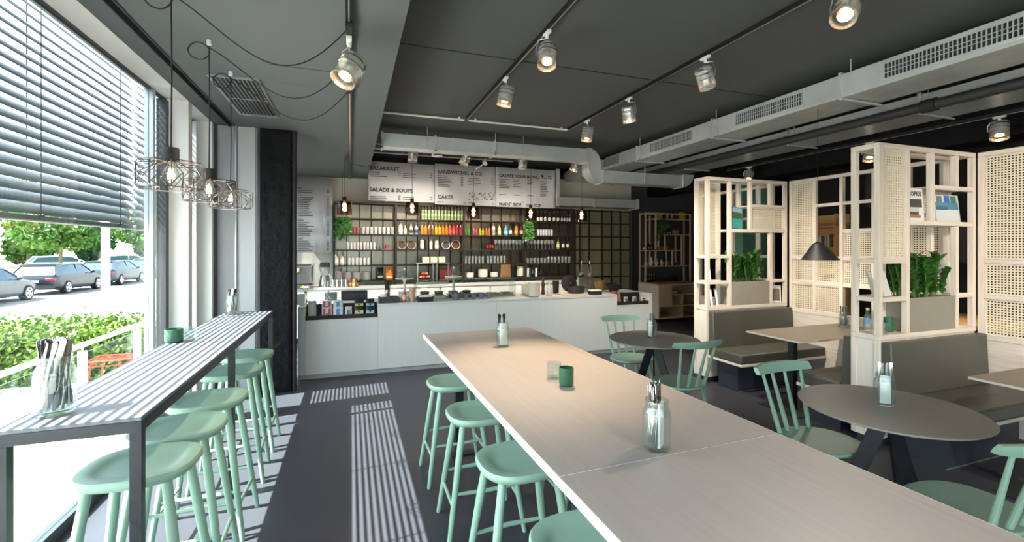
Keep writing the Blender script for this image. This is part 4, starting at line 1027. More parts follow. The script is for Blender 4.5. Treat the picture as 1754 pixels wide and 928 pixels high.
# third module
sc_ = [('4f9a2c', '3b7a20'), ('c0506e', 'a23a5a'), ('c9c233', 'a8a020'), ('d8762a', 'c05a1a')]
for k, u in enumerate((798, 803, 811, 816, 822, 827, 833, 838)):
    nm = ['green', 'pink', 'yellow green', 'orange'][k // 2]
    bottle(X_at(u, SY), SY, RZ[3], 0.155, 0.024, sc_[k // 2][0], 'small %s lemonade bottle on the shelf' % nm, 'lemonade bottles on the shelf', sc_[k // 2][1], '1e1e1e', 0.4, 0.55)
for k, (u, h, r, c_, l_) in enumerate(((845, 0.24, 0.037, 'c4c6bf', '8d8f88'), (855, 0.22, 0.036, 'b9bc8a', 'd8d49a'), (866, 0.21, 0.04, '5aa0bd', '8cc0d4'), (874, 0.24, 0.036, '2f4a34', 'c8ccc0'), (884, 0.245, 0.036, 'b5843a', 'd8b070'), (893, 0.245, 0.036, '6a1c1e', 'c9b8b0'))):
    bottle(X_at(u, SY), SY, RZ[3], h, r, c_, '%s spirit bottle in the row after the lemonades' % ['clear', 'pale green', 'light blue', 'dark green', 'amber', 'dark red'][k], 'spirit bottles after the lemonades', l_, ['d8d8d0', 'c0b070', 'e0e6ea', '303830', 'c04028', 'c04028'][k])
for u in (835, 839.5, 844): bottle(X_at(u, SY), SY, RZ[2], 0.19, 0.024, '2a1412', 'small dark cola bottle with red label on the shelf', 'cola bottles on the shelf', 'a01f24', 'b02a2a', 0.45, 0.5)
for yy, uu in ((SY - 0.05, lerp_us(849, 897, 9)), (SY + 0.06, lerp_us(851, 898, 9))):
    for u in uu: wineglass(X_at(u, yy), yy, RZ[2], 'clear stemmed wine glass crowded on the shelf beside the cola bottles', 'wine glasses after the cola bottles')
for uu, nm in ((lerp_us(798, 827, 6), 'nearer the trays'), (lerp_us(836, 864, 6), 'beyond the steel post')):
    for u in uu: tumbler(X_at(u, SY), SY, RZ[1], 0.15, 0.029, 'tall clear tumbler in the lower row, %s' % nm, 'tall tumblers in the lower row, %s' % nm)
def bowl_stack(x, y, z, n, r, lab, group, h=0.05, dz=0.032, col='d8d3c6'):
    me = shared(('bowl', r, h, col), lambda: mesh_of(G().lathe([(0, 0), (r * 0.62, 0), (r * 0.948, h * 0.35), (r, h), (r * 0.955, h), (r * 0.89, h * 0.4), (0, 0.008)], 20), M('crockery_' + col, '#' + col, 0.35, var=0.05)))
    for k in range(n): tag(link('bowl', me, None, (x, y, z + k * dz)), lab, 'bowl', group)
for k, (u, n, r) in enumerate(((804, 3, 0.085), (827, 5, 0.095), (846, 3, 0.08))):
    bowl_stack(X_at(u, SY), SY, RZ[0], n, r, 'beige bowl in the %s stack on the lowest board' % ['low', 'high', 'short'][k], 'bowl stack %s' % ['a', 'b', 'c'][k], 0.05, 0.03)
bowl_stack(X_at(891, SY), SY, RZ[0], 6, 0.075, 'beige bowl in the tall stack beside the paper bag', 'tall bowl stack')
# fourth module
for k, u in enumerate((921, 927, 934, 941, 949, 956)): bottle(X_at(u, SY), SY, RZ[4], 0.215, 0.029, '201f1c', 'dark wine bottle with white label on the top board', 'dark bottles on the top board', 'e4e2da', 'd8d8d2', 0.42, 0.5)
for k, u in enumerate((962.5, 967, 972, 976)): bottle(X_at(u, SY), SY, RZ[4], 0.2, 0.022, '26262a', 'slim black bottle with pale label at the end of the top board', 'slim black bottles', 'd0d0d4', '1a1a1a', 0.42, 0.5)
for x in xs_at(lerp_us(922, 945, 6)): tumbler(x, SY, RZ[3], 0.13, 0.028, 'clear tumbler in the row above the wine glasses', 'clear tumblers above the wine glasses', mat=m_milk)
for yy, uu in ((SY - 0.05, lerp_us(904, 946, 8)), (SY + 0.06, lerp_us(905, 947, 8))):
    for u in uu: wineglass(X_at(u, yy), yy, RZ[2], 'clear stemmed wine glass beside the three wine bottles', 'wine glasses beside the wine bottles')
for k, (u, c_) in enumerate(((956, '9a9a4a'), (964.5, '20242a'), (972.5, '22242a'))): bottle(X_at(u, SY), SY, RZ[2], 0.245, 0.033, c_, ['yellow green wine bottle beside two dark ones', 'dark wine bottle next to the yellow green one', 'dark wine bottle at the end by the glass partition'][k], 'wine bottles on the middle board', 'd9d2b0', '3a3a30', 0.42, 0.5)
for yy, uu in ((SY - 0.06, lerp_us(904, 975, 13)),):
    for k, u in enumerate(uu): tumbler(X_at(u, yy), yy, RZ[1], 0.10 if k < 6 else 0.13, 0.032, 'clear tumbler under the three wine bottles' if k >= 6 else 'low clear tumbler on the board under the wine glasses', 'tumblers under the wine bottles' if k >= 6 else 'low tumblers under the wine glasses')
for k, u in enumerate((905, 919)):
    x = X_at(u, SY); t = thing('steel_pitcher', 'steel water pitcher on the lowest board, %s' % ['by the bowls', 'by the wire basket'][k], 'pitcher', (x, SY, RZ[0]), 0, 'steel pitchers')
    G().lathe([(0, 0), (0.055, 0), (0.052, 0.18), (0.048, 0.18), (0.048, 0.01), (0, 0.01)], 18).build('body', m_steel, t)
    G().tube([(0.052, 0, 0.16), (0.1, 0, 0.14), (0.1, 0, 0.07), (0.054, 0, 0.05)], 0.006, 8).build('handle', m_steel, t)
x = X_at(940, SY)
t = thing('wire_basket', 'black wire basket on the lowest shelf board', 'basket', (x, SY, RZ[0] + 0.003))
g = G()
for k in range(14):
    a = 2 * PI * k / 14; g.tube([(0.05 * math.cos(a), 0.05 * math.sin(a), 0), (0.1 * math.cos(a), 0.1 * math.sin(a), 0.05), (0.125 * math.cos(a), 0.125 * math.sin(a), 0.12)], 0.003, 5)
for r, z in ((0.05, 0), (0.1, 0.05), (0.125, 0.12)): g.tube([(r * math.cos(2 * PI * i / 24), r * math.sin(2 * PI * i / 24), z) for i in range(24)], 0.0035, 5, closed=True)
g.build('wire', m_black, t)
G().tube([(0.125 * math.cos(PI * i / 12), 0, 0.12 + 0.09 * math.sin(PI * i / 12)) for i in range(13)], 0.004, 6).build('handle', m_black, t)
# ================================================================ menu posters
m_paper = M('poster_paper', '#dfe1e6', 0.55, var=0.03, scale=3, bump=0.15, bscale=4)
m_ink = M('ink', '#2b2b2d', 0.7, var=0.0); m_ink2 = M('grey_ink', '#5c5d60', 0.7, var=0.0)
YM = 8.50
def poster(u0, u1, v0, v1, label, yy=YM):
    a, b = ony(u0, v0, yy), ony(u1, v1, yy)
    t = thing('menu_poster', label, 'poster', (a.x, yy, b.z), 0, 'paper menus over the bar')
    w = b.x - a.x; h = ony((u0 + u1) / 2, v0, yy).z - b.z
    nx_ = 24; vs = []
    for j in range(2):
        for i in range(nx_ + 1):
            q = i / nx_; vs.append((q * w, 0.008 * math.sin(q * 9) * math.sin(q * 23 + 1), j * h))
    g = G().add(vs, [(i, i + 1, nx_ + 2 + i, nx_ + 1 + i) for i in range(nx_)])
    o = g.build('sheet', m_paper, t); sm = o.modifiers.new('thick', 'SOLIDIFY'); sm.thickness = 0.002; sm.offset = 1
    return t, w, h, a, b
def lines(t, rows, yy=-0.016):
    g = G()
    for x0, x1, z, th in rows: g.bx(x0, x1, yy, yy + 0.0015, z - th / 2, z + th / 2)
    return stuff(g.build('small_print', m_ink2, t, smooth=0))
def head(t, txt, u, v, size, yy=YM, bold=0.002):
    p = ony(u, v, yy) - t.location
    return text_part('heading', txt, size, m_ink, t, (p.x, -0.016, p.z), (PI / 2, 0, 0), bold)
def px_rows(t, lst, yy=YM, th=0.012):
    rows = []
    for u0, u1, v in lst:
        a, b = ony(u0, v, yy) - t.location, ony(u1, v, yy) - t.location
        rows.append((a.x, b.x, a.z, th))
    lines(t, rows)
def block(u0, us, v0, n, dv, pr=None, seed=1):
    rnd = random.Random(seed); out = []
    for i in range(n):
        v = v0 + i * dv
        out.append((u0, us - rnd.uniform(0, 0.45) * (us - u0), v))
        if pr: out.append((pr, pr + 4, v))
    return out
P1 = poster(631, 744.6, 279, 347, 'white menu poster headed BREAKFAST above SALADS & SOUPS')[0]
head(P1, 'BREAKFAST', 633, 290.5, 0.10); head(P1, 'SALADS & SOUPS', 632.5, 327.5, 0.10)
px_rows(P1, block(633, 664, 295, 3, 3.2, 682, 2) + block(690, 716, 297.5, 3, 3.2, 736, 3) + block(633, 664, 336, 3, 3, 682, 4) + block(690, 716, 338, 2, 3, 736, 5))
P2 = poster(745, 849, 283, 353, 'white menu poster headed SANDWICHES & CO above CAKES')[0]
head(P2, 'SANDWICHES & CO', 749.5, 297, 0.095); head(P2, 'CAKES', 749, 340, 0.1)
px_rows(P2, block(749.5, 776, 301, 7, 2.9, 789, 6) + block(801, 824, 305, 5, 2.9, 841, 7) + [(749, 760, 345.5), (794, 798, 348), (801, 808, 347.5), (843, 846, 349)])
rd = random.Random(4); rows = []
for k in range(60):
    u, v = rd.uniform(801, 845), rd.uniform(329, 343); rows.append((u, u + rd.uniform(0.8, 2.2), v))
px_rows(P2, rows, th=0.016)
P3 = poster(849.4, 951, 289, 357, 'white menu poster headed CREATE YOUR BOWL with prices')[0]
head(P3, 'CREATE YOUR BOWL', 854.5, 303, 0.085); head(P3, '9', 926.5, 305.5, 0.1, bold=0.004); head(P3, '12', 937.5, 306, 0.085, bold=0.004)
head(P3, 'MAIN', 854.5, 352, 0.09); head(P3, 'SIDE', 878.5, 353, 0.09); head(P3, 'ON TOP', 901, 354, 0.085)
px_rows(P3, block(855, 874, 307, 6, 2.9, None, 8) + block(879, 892, 308, 5, 2.9, None, 9) + block(902.5, 914, 309, 3, 2.9, None, 10) + block(925, 940, 311, 10, 2.75, None, 11) + [(855, 866, 333), (879, 890, 334), (903, 913, 335), (918, 924, 304.7), (931, 936, 305.5), (871, 876, 347.5), (894, 897, 346)])
P4 = poster(497, 570, 305, 432, 'tall white drinks menu poster on the wall beside the pillar', 9.0)[0]
rows = []
for (v0, n) in ((322, 1), (326, 2), (334, 1), (338, 11), (377, 1), (381, 8), (409, 1), (413, 6)):
    rows += block(510, 538 if n > 1 else 522, v0, n, 3.1, 560 if n > 1 else None, v0)
px_rows(P4, rows, 9.0)
# ================================================================ pale wooden shop shelf and its counter on the right of the bar
m_ply = WOOD('warm_birch', '#c8a98c', '#d8bd9f', 0.5, 2, 2.0); m_plyx = WOOD('warm_birch_lengthwise', '#c8a98c', '#d8bd9f', 0.5, 0, 2.0)
pc = onz(1128, 553, 0.0)
kx0, ky0 = pc.x, pc.y
kx1 = kx0 + 1.25; kz = onx(1128, 487, kx0).z if 0 else EYE - (487 - HY) / F * (ky0 / ray(1128, 487).y)
t = thing('open_cabinet', 'birch cabinet with open compartments beside the end of the bar', 'cabinet', (kx0, ky0, 0))
w = kx1 - kx0; D = min(0.72, 8.99 - ky0)
G().bx(0, w, 0, D, kz - 0.03, kz).build('top', m_plyx, t)
G().bx(0, 0.025, 0, D, 0.08, kz - 0.031).build('side', m_ash, t); G().bx(w - 0.025, w, 0, D, 0.08, kz - 0.031).build('side', m_ply, t)
G().bx(0.026, w - 0.026, D - 0.02, D, 0.08, kz - 0.031).build('back', m_ply, t)
G().bx(0.026, w - 0.026, 0, D - 0.021, 0.08, 0.105).build('bottom', m_plyx, t)
G().bx(0.026, 0.33, 0.001, 0.02, 0.36, kz - 0.032).build('door', m_ply, t)
G().bx(0.331, 0.355, 0, D - 0.021, 0.36, kz - 0.032).build('divider', m_ply, t)
G().bx(0.62, 0.645, 0, D - 0.021, 0.106, 0.57).build('divider', m_ply, t)
for z, a in ((0.345, 0.026), (0.585, 0.356)): G().bx(a, 0.619 if z < 0.5 else w - 0.026, 0, D - 0.021, z - 0.012, z + 0.012).build('shelf_board', m_plyx, t)
G().bx(0.646, w - 0.026, 0, D - 0.021, 0.333, 0.357).build('shelf_board', m_plyx, t)
G().bx(0.03, w - 0.03, 0.05, D, 0, 0.079).build('kickboard', m_black, t)
us_ = thing('display_shelf', 'birch display shelf of irregular compartments on the open cabinet', 'shelf', (kx0 - 0.0, ky0 + D - 0.26, kz + 0.001))
zt = 2.37 - kz; sd = 0.24
for x in (0, w - 0.03):
    for y in (0, sd - 0.03): G().bx(x, x + 0.03, y, y + 0.03, 0, zt - 0.03).build('post', m_ply, us_)
for y in (0, sd - 0.03): G().bx(0, w, y, y + 0.03, zt - 0.03, zt).build('top_rail', m_plyx, us_)
for x, z0, z1 in ((0.27, 0.74, 1.5), (0.27, 0.38, 0.70), (0.52, 0.72, 1.05), (0.58, 1.44, zt - .031), (0.72, 0.38, 0.70), (0.98, 0.38, 1.05), (0.70, 1.44, zt - .031)):
    for y in (0, sd - 0.03): G().bx(x, x + 0.028, y, y + 0.03, z0, z1).build('upright', m_ply, us_)
bd = [(0.031, w - 0.031, 0.36), (0.031, 0.97, 0.71), (0.52, w - 0.031, 1.07), (0.2, w - 0.031, 1.42)]
for a, b, z in bd: G().bx(a, b, 0.0, sd, z - 0.011, z + 0.008).build('shelf_board', m_plyx, us_)
bx_, by_, bz_ = kx0, ky0 + D - 0.26 + sd / 2, kz + 0.001
kk = 0
for x, z, n, nm in ((0.07, 0.718, 4, 'on the middle board beside the vase'), (0.58, 1.078, 4, 'on the board under the yellow tin'), (0.08, 0.0, 5, 'on the cabinet top')):
    for i in range(n): bottle(bx_ + x + i * 0.065, by_ + 0.02, bz_ + z + 0.001, 0.17, 0.028, '1d1714', 'dark brown bottle %s' % nm, 'dark bottles ' + nm, None, 'b09a80', 0.4, 0.6)
for i in range(6):
    t = thing('gift_figure', ['white ceramic jug on the lower board', 'white ceramic vase beside the jug', 'small white pot on the lower board', 'pale jar on the lower board', 'tan wooden figure on the lower board', 'grey stone jar on the lower board'][i] + ' of the birch display', 'ornament', (bx_ + 0.1 + i * 0.14, by_, bz_ + 0.369), 0, 'ceramics on the birch display')
    h = (0.10, 0.19, 0.16, 0.14, 0.15, 0.1)[i]; c_ = ('d8d4cc', 'e2ded6', 'dcd6cc', 'cfc8ba', 'a98a66', '6b6a66')[i]
    G().lathe([(0, 0), (0.03, 0), (0.042, h * 0.35), (0.03, h * 0.75), (0.022, h * 0.85), (0.026, h), (0.02, h), (0, h * 0.9)], 14).build('body', M('ceramic_' + c_, '#' + c_, 0.4, var=0.05), t)
    G().tube([(0.036, 0, h * 0.6), (0.06, 0, h * 0.55), (0.058, 0, h * 0.3), (0.04, 0, h * 0.25)], 0.005, 6).build('handle', M('ceramic_' + c_, '#' + c_), t)
x = bx_ + w - 0.16
t = thing('yellow_tin', 'yellow tin with a smile mark on the top board of the display', 'tin', (x, by_, bz_ + 1.429))
G().bx(-0.055, 0.055, -0.05, 0.05, 0, 0.16).build('box', M('yellow_print', '#e8c416', 0.4, var=0.04), t, bevel=0.004)
G().tube([(0.036 * math.cos(a), -0.051, 0.075 + 0.03 * math.sin(a)) for a in [PI + PI * i / 10 for i in range(11)]], 0.004, 6).build('smile_mark', m_ink, t)
for k, (x, z, a, b, c_) in enumerate(((0.45, 1.429, 0.09, 0.13, 'b89a78'), (0.62, 1.429, 0.05, 0.12, '2a2320'), (0.78, 1.429, 0.05, 0.14, '4a3424'), (0.88, 1.429, 0.07, 0.13, '6a4a32'), (0.905, 1.079, 0.13, 0.1, 'a98c6e'), (0.60, 0.719, 0.16, 0.085, '9a6a40'), (0.78, 0.719, 0.14, 0.06, '6a4a2a'), (0.92, 0.369, 0.07, 0.06, '4a4a48'), (0.53, 0.0, 0.26, 0.05, '24262a'), (0.85, 0.0, 0.2, 0.14, '1c1d20'))):
    tag(G().bx(-a / 2, a / 2, -0.04, 0.04, 0, b).build('gift_box', M('box_' + c_, '#' + c_, 0.55, var=0.1, scale=20), None, (bx_ + x, by_, bz_ + z), bevel=0.004),
        ['beige box', 'black narrow box', 'brown narrow box', 'rust brown box', 'tan box', 'wooden tray', 'low brown basket box', 'small grey box', 'flat black tray', 'black box'][k] + ' on the birch display shelf', 'box', 'boxes on the birch display')
for k, (x, z, c_) in enumerate(((0.42, 0.586 + 0.012, 'c8b090'), (0.5, 0.598, 'd8ccb8'), (0.8, 0.598, 'b89878'))):
    tag(G().bx(-0.05, 0.05, -0.05, 0.05, 0, 0.05).build('soap_box', M('box_' + c_, '#' + c_, 0.6, var=0.08), None, (kx0 + x + 0.05, ky0 + 0.2, z), bevel=0.004), ['small tan carton', 'small cream carton', 'small brown carton'][k] + ' in the open birch cabinet', 'box', 'cartons in the birch cabinet')
# ================================================================ jars of cutlery
m_jar = GL('jar_glass', '#f2f6f5', 1.8, 0.02, 0.03)
m_napkin = M('paper_napkin', '#efefec', 0.8, var=0.03)
m_cut = M('polished_cutlery', '#a6a6a4', 0.14, 1.0, var=0.05)
def jar_mesh():
    r, h = 0.048, 0.172
    pr = [(0, 0.003), (r * 0.82, 0), (r * 0.97, 0.008), (r, 0.02), (r, h * 0.70), (r * 0.94, h * 0.78), (r * 0.80, h * 0.85), (r * 0.80, h * 0.88), (r * 0.86, h * 0.89), (r * 0.80, h * 0.91), (r * 0.86, h * 0.93), (r * 0.80, h * 0.95), (r * 0.83, h),
          (r * 0.77, h), (r * 0.75, h * 0.86), (r * 0.9, h * 0.76), (r * 0.94, h * 0.68), (r * 0.94, 0.02), (r * 0.78, 0.008), (0, 0.008)]
    return mesh_of(G().lathe(pr, 28), m_jar, 60)
def cutlery_mesh(kind):
    g = G(); L = 0.205
    if kind == 'knife':
        # blade down in the jar, handle up
        pts = [(0, 0.006), (0.02, 0.0083), (0.09, 0.008), (0.105, 0.0055), (0.12, 0.005), (0.16, 0.0075), (0.195, 0.0085), (0.205, 0.005)]; th = 0.0016
    elif kind == 'spoon':
        pts = [(0, 0.003), (0.006, 0.0062), (0.025, 0.0084), (0.045, 0.0066), (0.058, 0.003), (0.12, 0.003), (0.17, 0.006), (0.198, 0.0085), (0.205, 0.006)]; th = 0.0016
    else:
        pts = [(0, 0.0078), (0.045, 0.0084), (0.058, 0.005), (0.07, 0.003), (0.12, 0.003), (0.17, 0.006), (0.198, 0.0085), (0.205, 0.006)]; th = 0.0014
    vs = []
    for z, w in pts:
        bend_ = 0.0026 * math.sin(PI * z / L) if kind != 'knife' else 0
        vs += [(-w, bend_ - th, z), (0, bend_ - th * 1.8, z), (w, bend_ - th, z), (w, bend_ + th * .4, z), (0, bend_ + th * 0.6, z), (-w, bend_ + th * .4, z)]
    n = len(pts); g.add(vs, [(i * 6 + k, i * 6 + (k + 1) % 6, (i + 1) * 6 + (k + 1) % 6, (i + 1) * 6 + k) for i in range(n - 1) for k in range(6)] + [(5, 4, 3, 2, 1, 0), tuple((n - 1) * 6 + k for k in range(6))])
    return mesh_of(g, m_cut, 50)
JN = [0]
def jar(x, y, z, where, pieces, napkins=2, seed=1, rz=0.0, sc=1.0):
    rnd = random.Random(seed)
    o = tag(link('mason_jar', shared('jar', jar_mesh), None, (x, y, z + 0.0005)), 'clear glass mason jar of cutlery ' + where, 'jar', 'cutlery jars on the tables'); o.scale = (sc,) * 3
    ux, uy = Vector((math.cos(rz), math.sin(rz), 0)), Vector((-math.sin(rz), math.cos(rz), 0))
    c0 = Vector((x, y, z)); spots = []                       # (foot, top, face normal) of each piece
    if napkins:                                              # napkin against one side, cutlery in rows behind it
        me = shared('napk', lambda: mesh_of(G().bx(-0.0245, 0.0245, -0.004, 0.004, 0, 0.15), m_napkin, 20))
        tag(link('napkin', me, None, c0 + ux * 0.0135 + Vector((0, 0, 0.012)), (0, 0, rz + PI / 2)), 'folded white paper napkin in the jar ' + where, 'napkin', 'napkins in the jars')
        slots = [(d, (i - (n - 1) / 2) * 0.0172) for d, n in ((0.0038, 4), (-0.0038, 4), (-0.0114, 4), (-0.019, 3), (-0.0262, 2)) for i in range(n)]
        step = len(slots) / pieces
        for k in range(pieces):
            d, e_ = slots[int(k * step)]
            f0 = c0 + ux * d + uy * (e_ * 0.97 - 0.001) + Vector((0, 0, 0.016 + rnd.uniform(0, 0.014)))
            spots.append((f0, f0 + uy * (e_ * 0.06 + 0.004) + Vector((0, 0, 0.205)), ux))
    else:                                                    # rings of pieces, all twisted the same way round the jar
        for r_, n in (((0.036, 8), (0.018, 4)) if sc == 1.0 else ((0.044, 12), (0.028, 8), (0.0155, 4))):
            for i in range(n):
                a = rz + 2 * PI * i / n + r_ * 20; h0 = rnd.uniform(0.018, 0.03); H_ = 0.205 * sc
                f0 = c0 + Vector((r_ * math.cos(a), r_ * math.sin(a), h0)); t0 = c0 + Vector((r_ * math.cos(a + 1.2), r_ * math.sin(a + 1.2), h0 + H_))
                spots.append((f0, t0, Vector((math.cos(a + 0.6), math.sin(a + 0.6), 0))))
        spots = spots[:pieces]
    for k, (f0, t0, nr) in enumerate(spots):
        kind = ('fork', 'knife', 'spoon')[k % 3]
        zz_ = (t0 - f0).normalized(); xx_ = nr.cross(zz_).normalized(); yy_ = zz_.cross(xx_)
        q = Matrix((xx_, yy_, zz_)).transposed()
        tag(link(kind, shared('cut' + kind, lambda: cutlery_mesh(kind)), None, f0, q.to_euler()), 'steel %s standing in the jar %s' % (kind, where), kind, 'cutlery in the jar ' + where).scale = (1, 1, sc)
ja = onz(76, 713, 1.0); jar(ja.x + 0.02, ja.y + 0.02, 1.0, 'at the window bar end away from the pillar', 24, 0, 3, sc=1.22)
jb = onz(400, 537, 1.0); jar(jb.x, jb.y - 0.05, 1.0, 'at the pillar end of the window bar', 12, 0, 5)
jc_ = onz(861, 593, 0.9); jar(jc_.x, jc_.y, 0.9, 'on the long table at its counter end', 8, 1, 7, -PI / 2 + 0.1)
jd = onz(1125, 768, 0.9); jar(jd.x, jd.y, 0.9, 'beside the joint of the long table', 16, 1, 9, -0.9)
je = onz(1116, 578, 0.7415); jar(je.x, je.y, 0.7415, 'on the round table by the counter end', 11, 1, 11, PI * 0.95)
jf = onz(1515, 693, 0.7415); jar(jf.x, jf.y, 0.7415, 'on the round table beside the long table', 7, 1, 13, -PI * 0.75)
jg = onz(1452, 560, 0.7405); jar(jg.x - 0.06, jg.y, 0.7405, 'on the booth table against the screen', 7, 1, 15)
# ================================================================ cups and glasses on the tables
m_green = M('green_ceramic', '#2f5f48', 0.35, var=0.05)
def cup(x, y, z, r, h, label, name='green_cup'):
    return tag(G().lathe([(0, 0.002), (r * 0.75, 0), (r * 0.95, h * 0.08), (r, h * 0.2), (r, h), (r * 0.93, h), (r * 0.92, h * 0.15), (0, h * 0.12)], 26).build(name, m_green, None, (x, y, z + .0005)), label, 'cup', 'dark green cups')
p = onz(298, 586, 1.0); cup(p.x, p.y, 1.0, 0.05, 0.085, 'dark green handleless cup on the window bar')
p = onz(970, 660, 0.9); cup(p.x, p.y, 0.9, 0.037, 0.092, 'dark green cup on the long table beside a water glass')
def water_glass(x, y, z, label, r=0.038, h=0.085):
    t = thing('water_glass', label, 'glass', (x, y, z + .0005), 0, 'water glasses on the tables')
    G().lathe([(0, 0.002), (r * 0.92, 0), (r, 0.006), (r, h), (r * 0.95, h), (r * 0.94, 0.01), (0, 0.009)], 24).build('tumbler', m_jar, t)
    return t
p = onz(949, 648, 0.9); water_glass(p.x, p.y, 0.9, 'clear water glass next to the green cup on the long table')
q_ = onz(298, 586, 1.0); p = onz(320, 582, 1.0); p = q_ + (p - q_).normalized() * 0.098; water_glass(p.x, p.y, 1.0, 'clear water glass next to the green cup on the window bar')
# ================================================================ planters with glossy plants in the towers
m_conc = M('concrete_planter', '#8d887d', 0.75, var=0.1, scale=9, bump=0.1)
m_leaf = M('glossy_leaf', '#3d6d2c', 0.3, var=0.35, scale=14, spec=0.6)
m_leaf2 = M('pothos_leaf', '#3f7634', 0.4, var=0.35, scale=14)
m_stem = M('green_stem', '#4f7a3c', 0.5, var=0.1)
def leaf(g, base, d, nrm, L, w):
    d = d.normalized(); s_ = d.cross(nrm).normalized(); n2 = s_.cross(d)
    pts = []
    for q, ww, b in ((0, 0.05, 0), (0.3, 0.9, 0.05), (0.62, 0.85, 0.07), (1.0, 0.02, 0.0)):
        for sgn in (-1, 0, 1): pts.append(base + d * (L * q) + s_ * (w * ww * sgn) + n2 * (L * (b + (0.06 if sgn else 0) * ww)))
    g.add(pts, [(i * 3 + k, i * 3 + k + 1, i * 3 + k + 4, i * 3 + k + 3) for i in range(3) for k in range(2)])
def zz_plant(x, y, z, L, D, label, seed, n=20, hmax=0.42):
    rnd = random.Random(seed)
    t = thing('potted_plant', label, 'plant', (x, y, z), 0, 'glossy plants in the tower planters')
    G().bx(-L / 2 + 0.016, L / 2 - 0.016, -D / 2 + 0.016, D / 2 - 0.016, -0.03, -0.012).build('soil', M('soil', '#2a221b', 0.9, var=0.2), t)
    for i in range(n):
        bx_ = rnd.uniform(-L / 2 + 0.05, L / 2 - 0.05); by_ = rnd.uniform(-D / 2 + 0.03, D / 2 - 0.03)
        h = rnd.uniform(0.6, 1.0) * hmax; lean = Vector((rnd.uniform(-0.45, 0.45), rnd.uniform(-0.2, 0.2), 0))
        lim = L / 2 - 0.02; lean.x = max((-lim - bx_) / h, min((lim - bx_) / h, lean.x))
        g = G(); pts = [Vector((bx_, by_, -0.012)) + lean * (h * q * q) + Vector((0, 0, (h + 0.012) * q)) for q in (0, 0.33, 0.66, 1.0)]
        st = G().tube(pts, [0.006, 0.005, 0.004, 0.002], 5).build('stem', m_stem, t)
        nl = 18
        for k in range(nl):
            q = 0.08 + 0.92 * k / (nl - 1); c_ = Vector((bx_, by_, 0)) + lean * (h * q * q) + Vector((0, 0, h * q))
            a = (k % 2) * PI + rnd.uniform(-0.7, 0.7) + i
            d = Vector((math.cos(a), math.sin(a) * 0.6, rnd.uniform(0.25, 0.9)))
            ll = rnd.uniform(0.07, 0.105); room = L / 2 - 0.012 - abs(c_.x)
            if d.x * c_.x > 0 and abs(d.normalized().x) * ll + 0.02 > room: d.x = -d.x * 0.6
            if room < 0.032: d = Vector((-0.9 if c_.x > 0 else 0.9, 0.2 * math.sin(a), 0.6))
            leaf(g, c_, d, Vector((0, 0, 1)), ll, rnd.uniform(0.018, 0.028))
        o = g.build('leaflets', m_leaf, st, smooth=60); stuff(o)
    return t
for yy, lab, sd in ((Y1, 'in the tower near the counter', 21), (Y2, 'in the magazine tower', 22)):
    x0, x1 = TX0 + 0.379, TX0 + 0.988; xm = (x0 + x1) / 2; w = (x1 - x0) / 2
    yc_ = yy + TD / 2
    t = thing('planter', 'rectangular grey concrete planter ' + lab, 'planter', (xm, yc_, 0.8945), 0, 'concrete planters')
    g = G().bx(-w, w, -0.105, -0.09, 0, 0.285).bx(-w, w, 0.09, 0.105, 0, 0.285).bx(-w, -w + 0.015, -0.0899, 0.0899, 0, 0.285).bx(w - 0.015, w, -0.0899, 0.0899, 0, 0.285)
    g.build('walls', m_conc, t); G().bx(-w + .0151, w - .0151, -0.0899, 0.0899, 0, 0.02).build('base', m_conc, t)
    zz_plant(xm, yc_, 0.8945 + 0.285, 2 * w, 0.2, 'bushy plant with glossy dark green leaves ' + lab, sd, 30 if sd == 22 else 26, 0.36)
# ================================================================ magazines and books in the towers
def book(x, y, z, w, h, th, cover, label, rx=0.0, rz=0.0, prints=(), group='books and magazines in the towers', spine=None):
    t = thing('magazine', label, 'magazine', (x, y, z + (th + 0.0015) * math.sin(abs(rx)) + 0.0003), rz, group)
    rot = (rx, 0, 0)
    c_ = G().bx(-w / 2, w / 2, -0.0015, 0, 0, h).bx(-w / 2, w / 2, th, th + 0.0015, 0, h).build('cover', M('cover_' + cover, '#' + cover, 0.35, var=0.05), t, rot=rot)
    G().bx(-w / 2 + 0.002, w / 2 - 0.003, 0.0002, th - 0.0002, 0.002, h - 0.002).build('pages', m_napkin, t, rot=rot)
    for k, (a, b, c0, d, col) in enumerate(prints):
        G().bx(-w / 2 + a * w, -w / 2 + b * w, -0.0024 - k * 0.0001, -0.0016, c0 * h, d * h).build('cover_print', M('cover_' + col, '#' + col, 0.35, var=0.35, scale=45), c_)
    return t, c_
zA, zB = 1.803 + 0.0195, 2.112
bk, cv = book(TX0 + 0.505, Y1 + 0.05, zA, 0.20, 0.265, 0.012, '4f8f96', 'magazine with turquoise landscape cover in the tower near the counter', 0.0, 0.12, [(0.02, 0.98, 0.05, 0.45, '2f9a9a'), (0.02, 0.98, 0.45, 0.75, '3a5a3a'), (0.05, 0.95, 0.76, 0.95, '8fb4c8')])
bk.rotation_euler = (-0.08, 0.10, 0.12); bk.location.z += 0.0115
book(TX0 + 0.12, Y1 + 0.09, 1.1905, 0.10, 0.2, 0.02, 'cfcfcc', 'white book leaning on the middle shelf of the tower near the counter', -0.1, 1.2, [(0.3, 0.7, 0.3, 0.7, '8a8f98')])
book(TX0 + 0.15, Y1 + 0.07, 0.8955, 0.12, 0.2, 0.022, 'e6e3e4', 'white book with magenta title low in the tower near the counter', -0.12, 0.9, [(0.25, 0.75, 0.1, 0.8, 'b03a72')])
book(TX0 + 0.24, Y1 + 0.08, 0.8955, 0.12, 0.2, 0.02, 'dcdcda', 'plain white book beside the magenta titled one', -0.12, 0.9, [(0.3, 0.6, 0.1, 0.9, '9a9a98')])
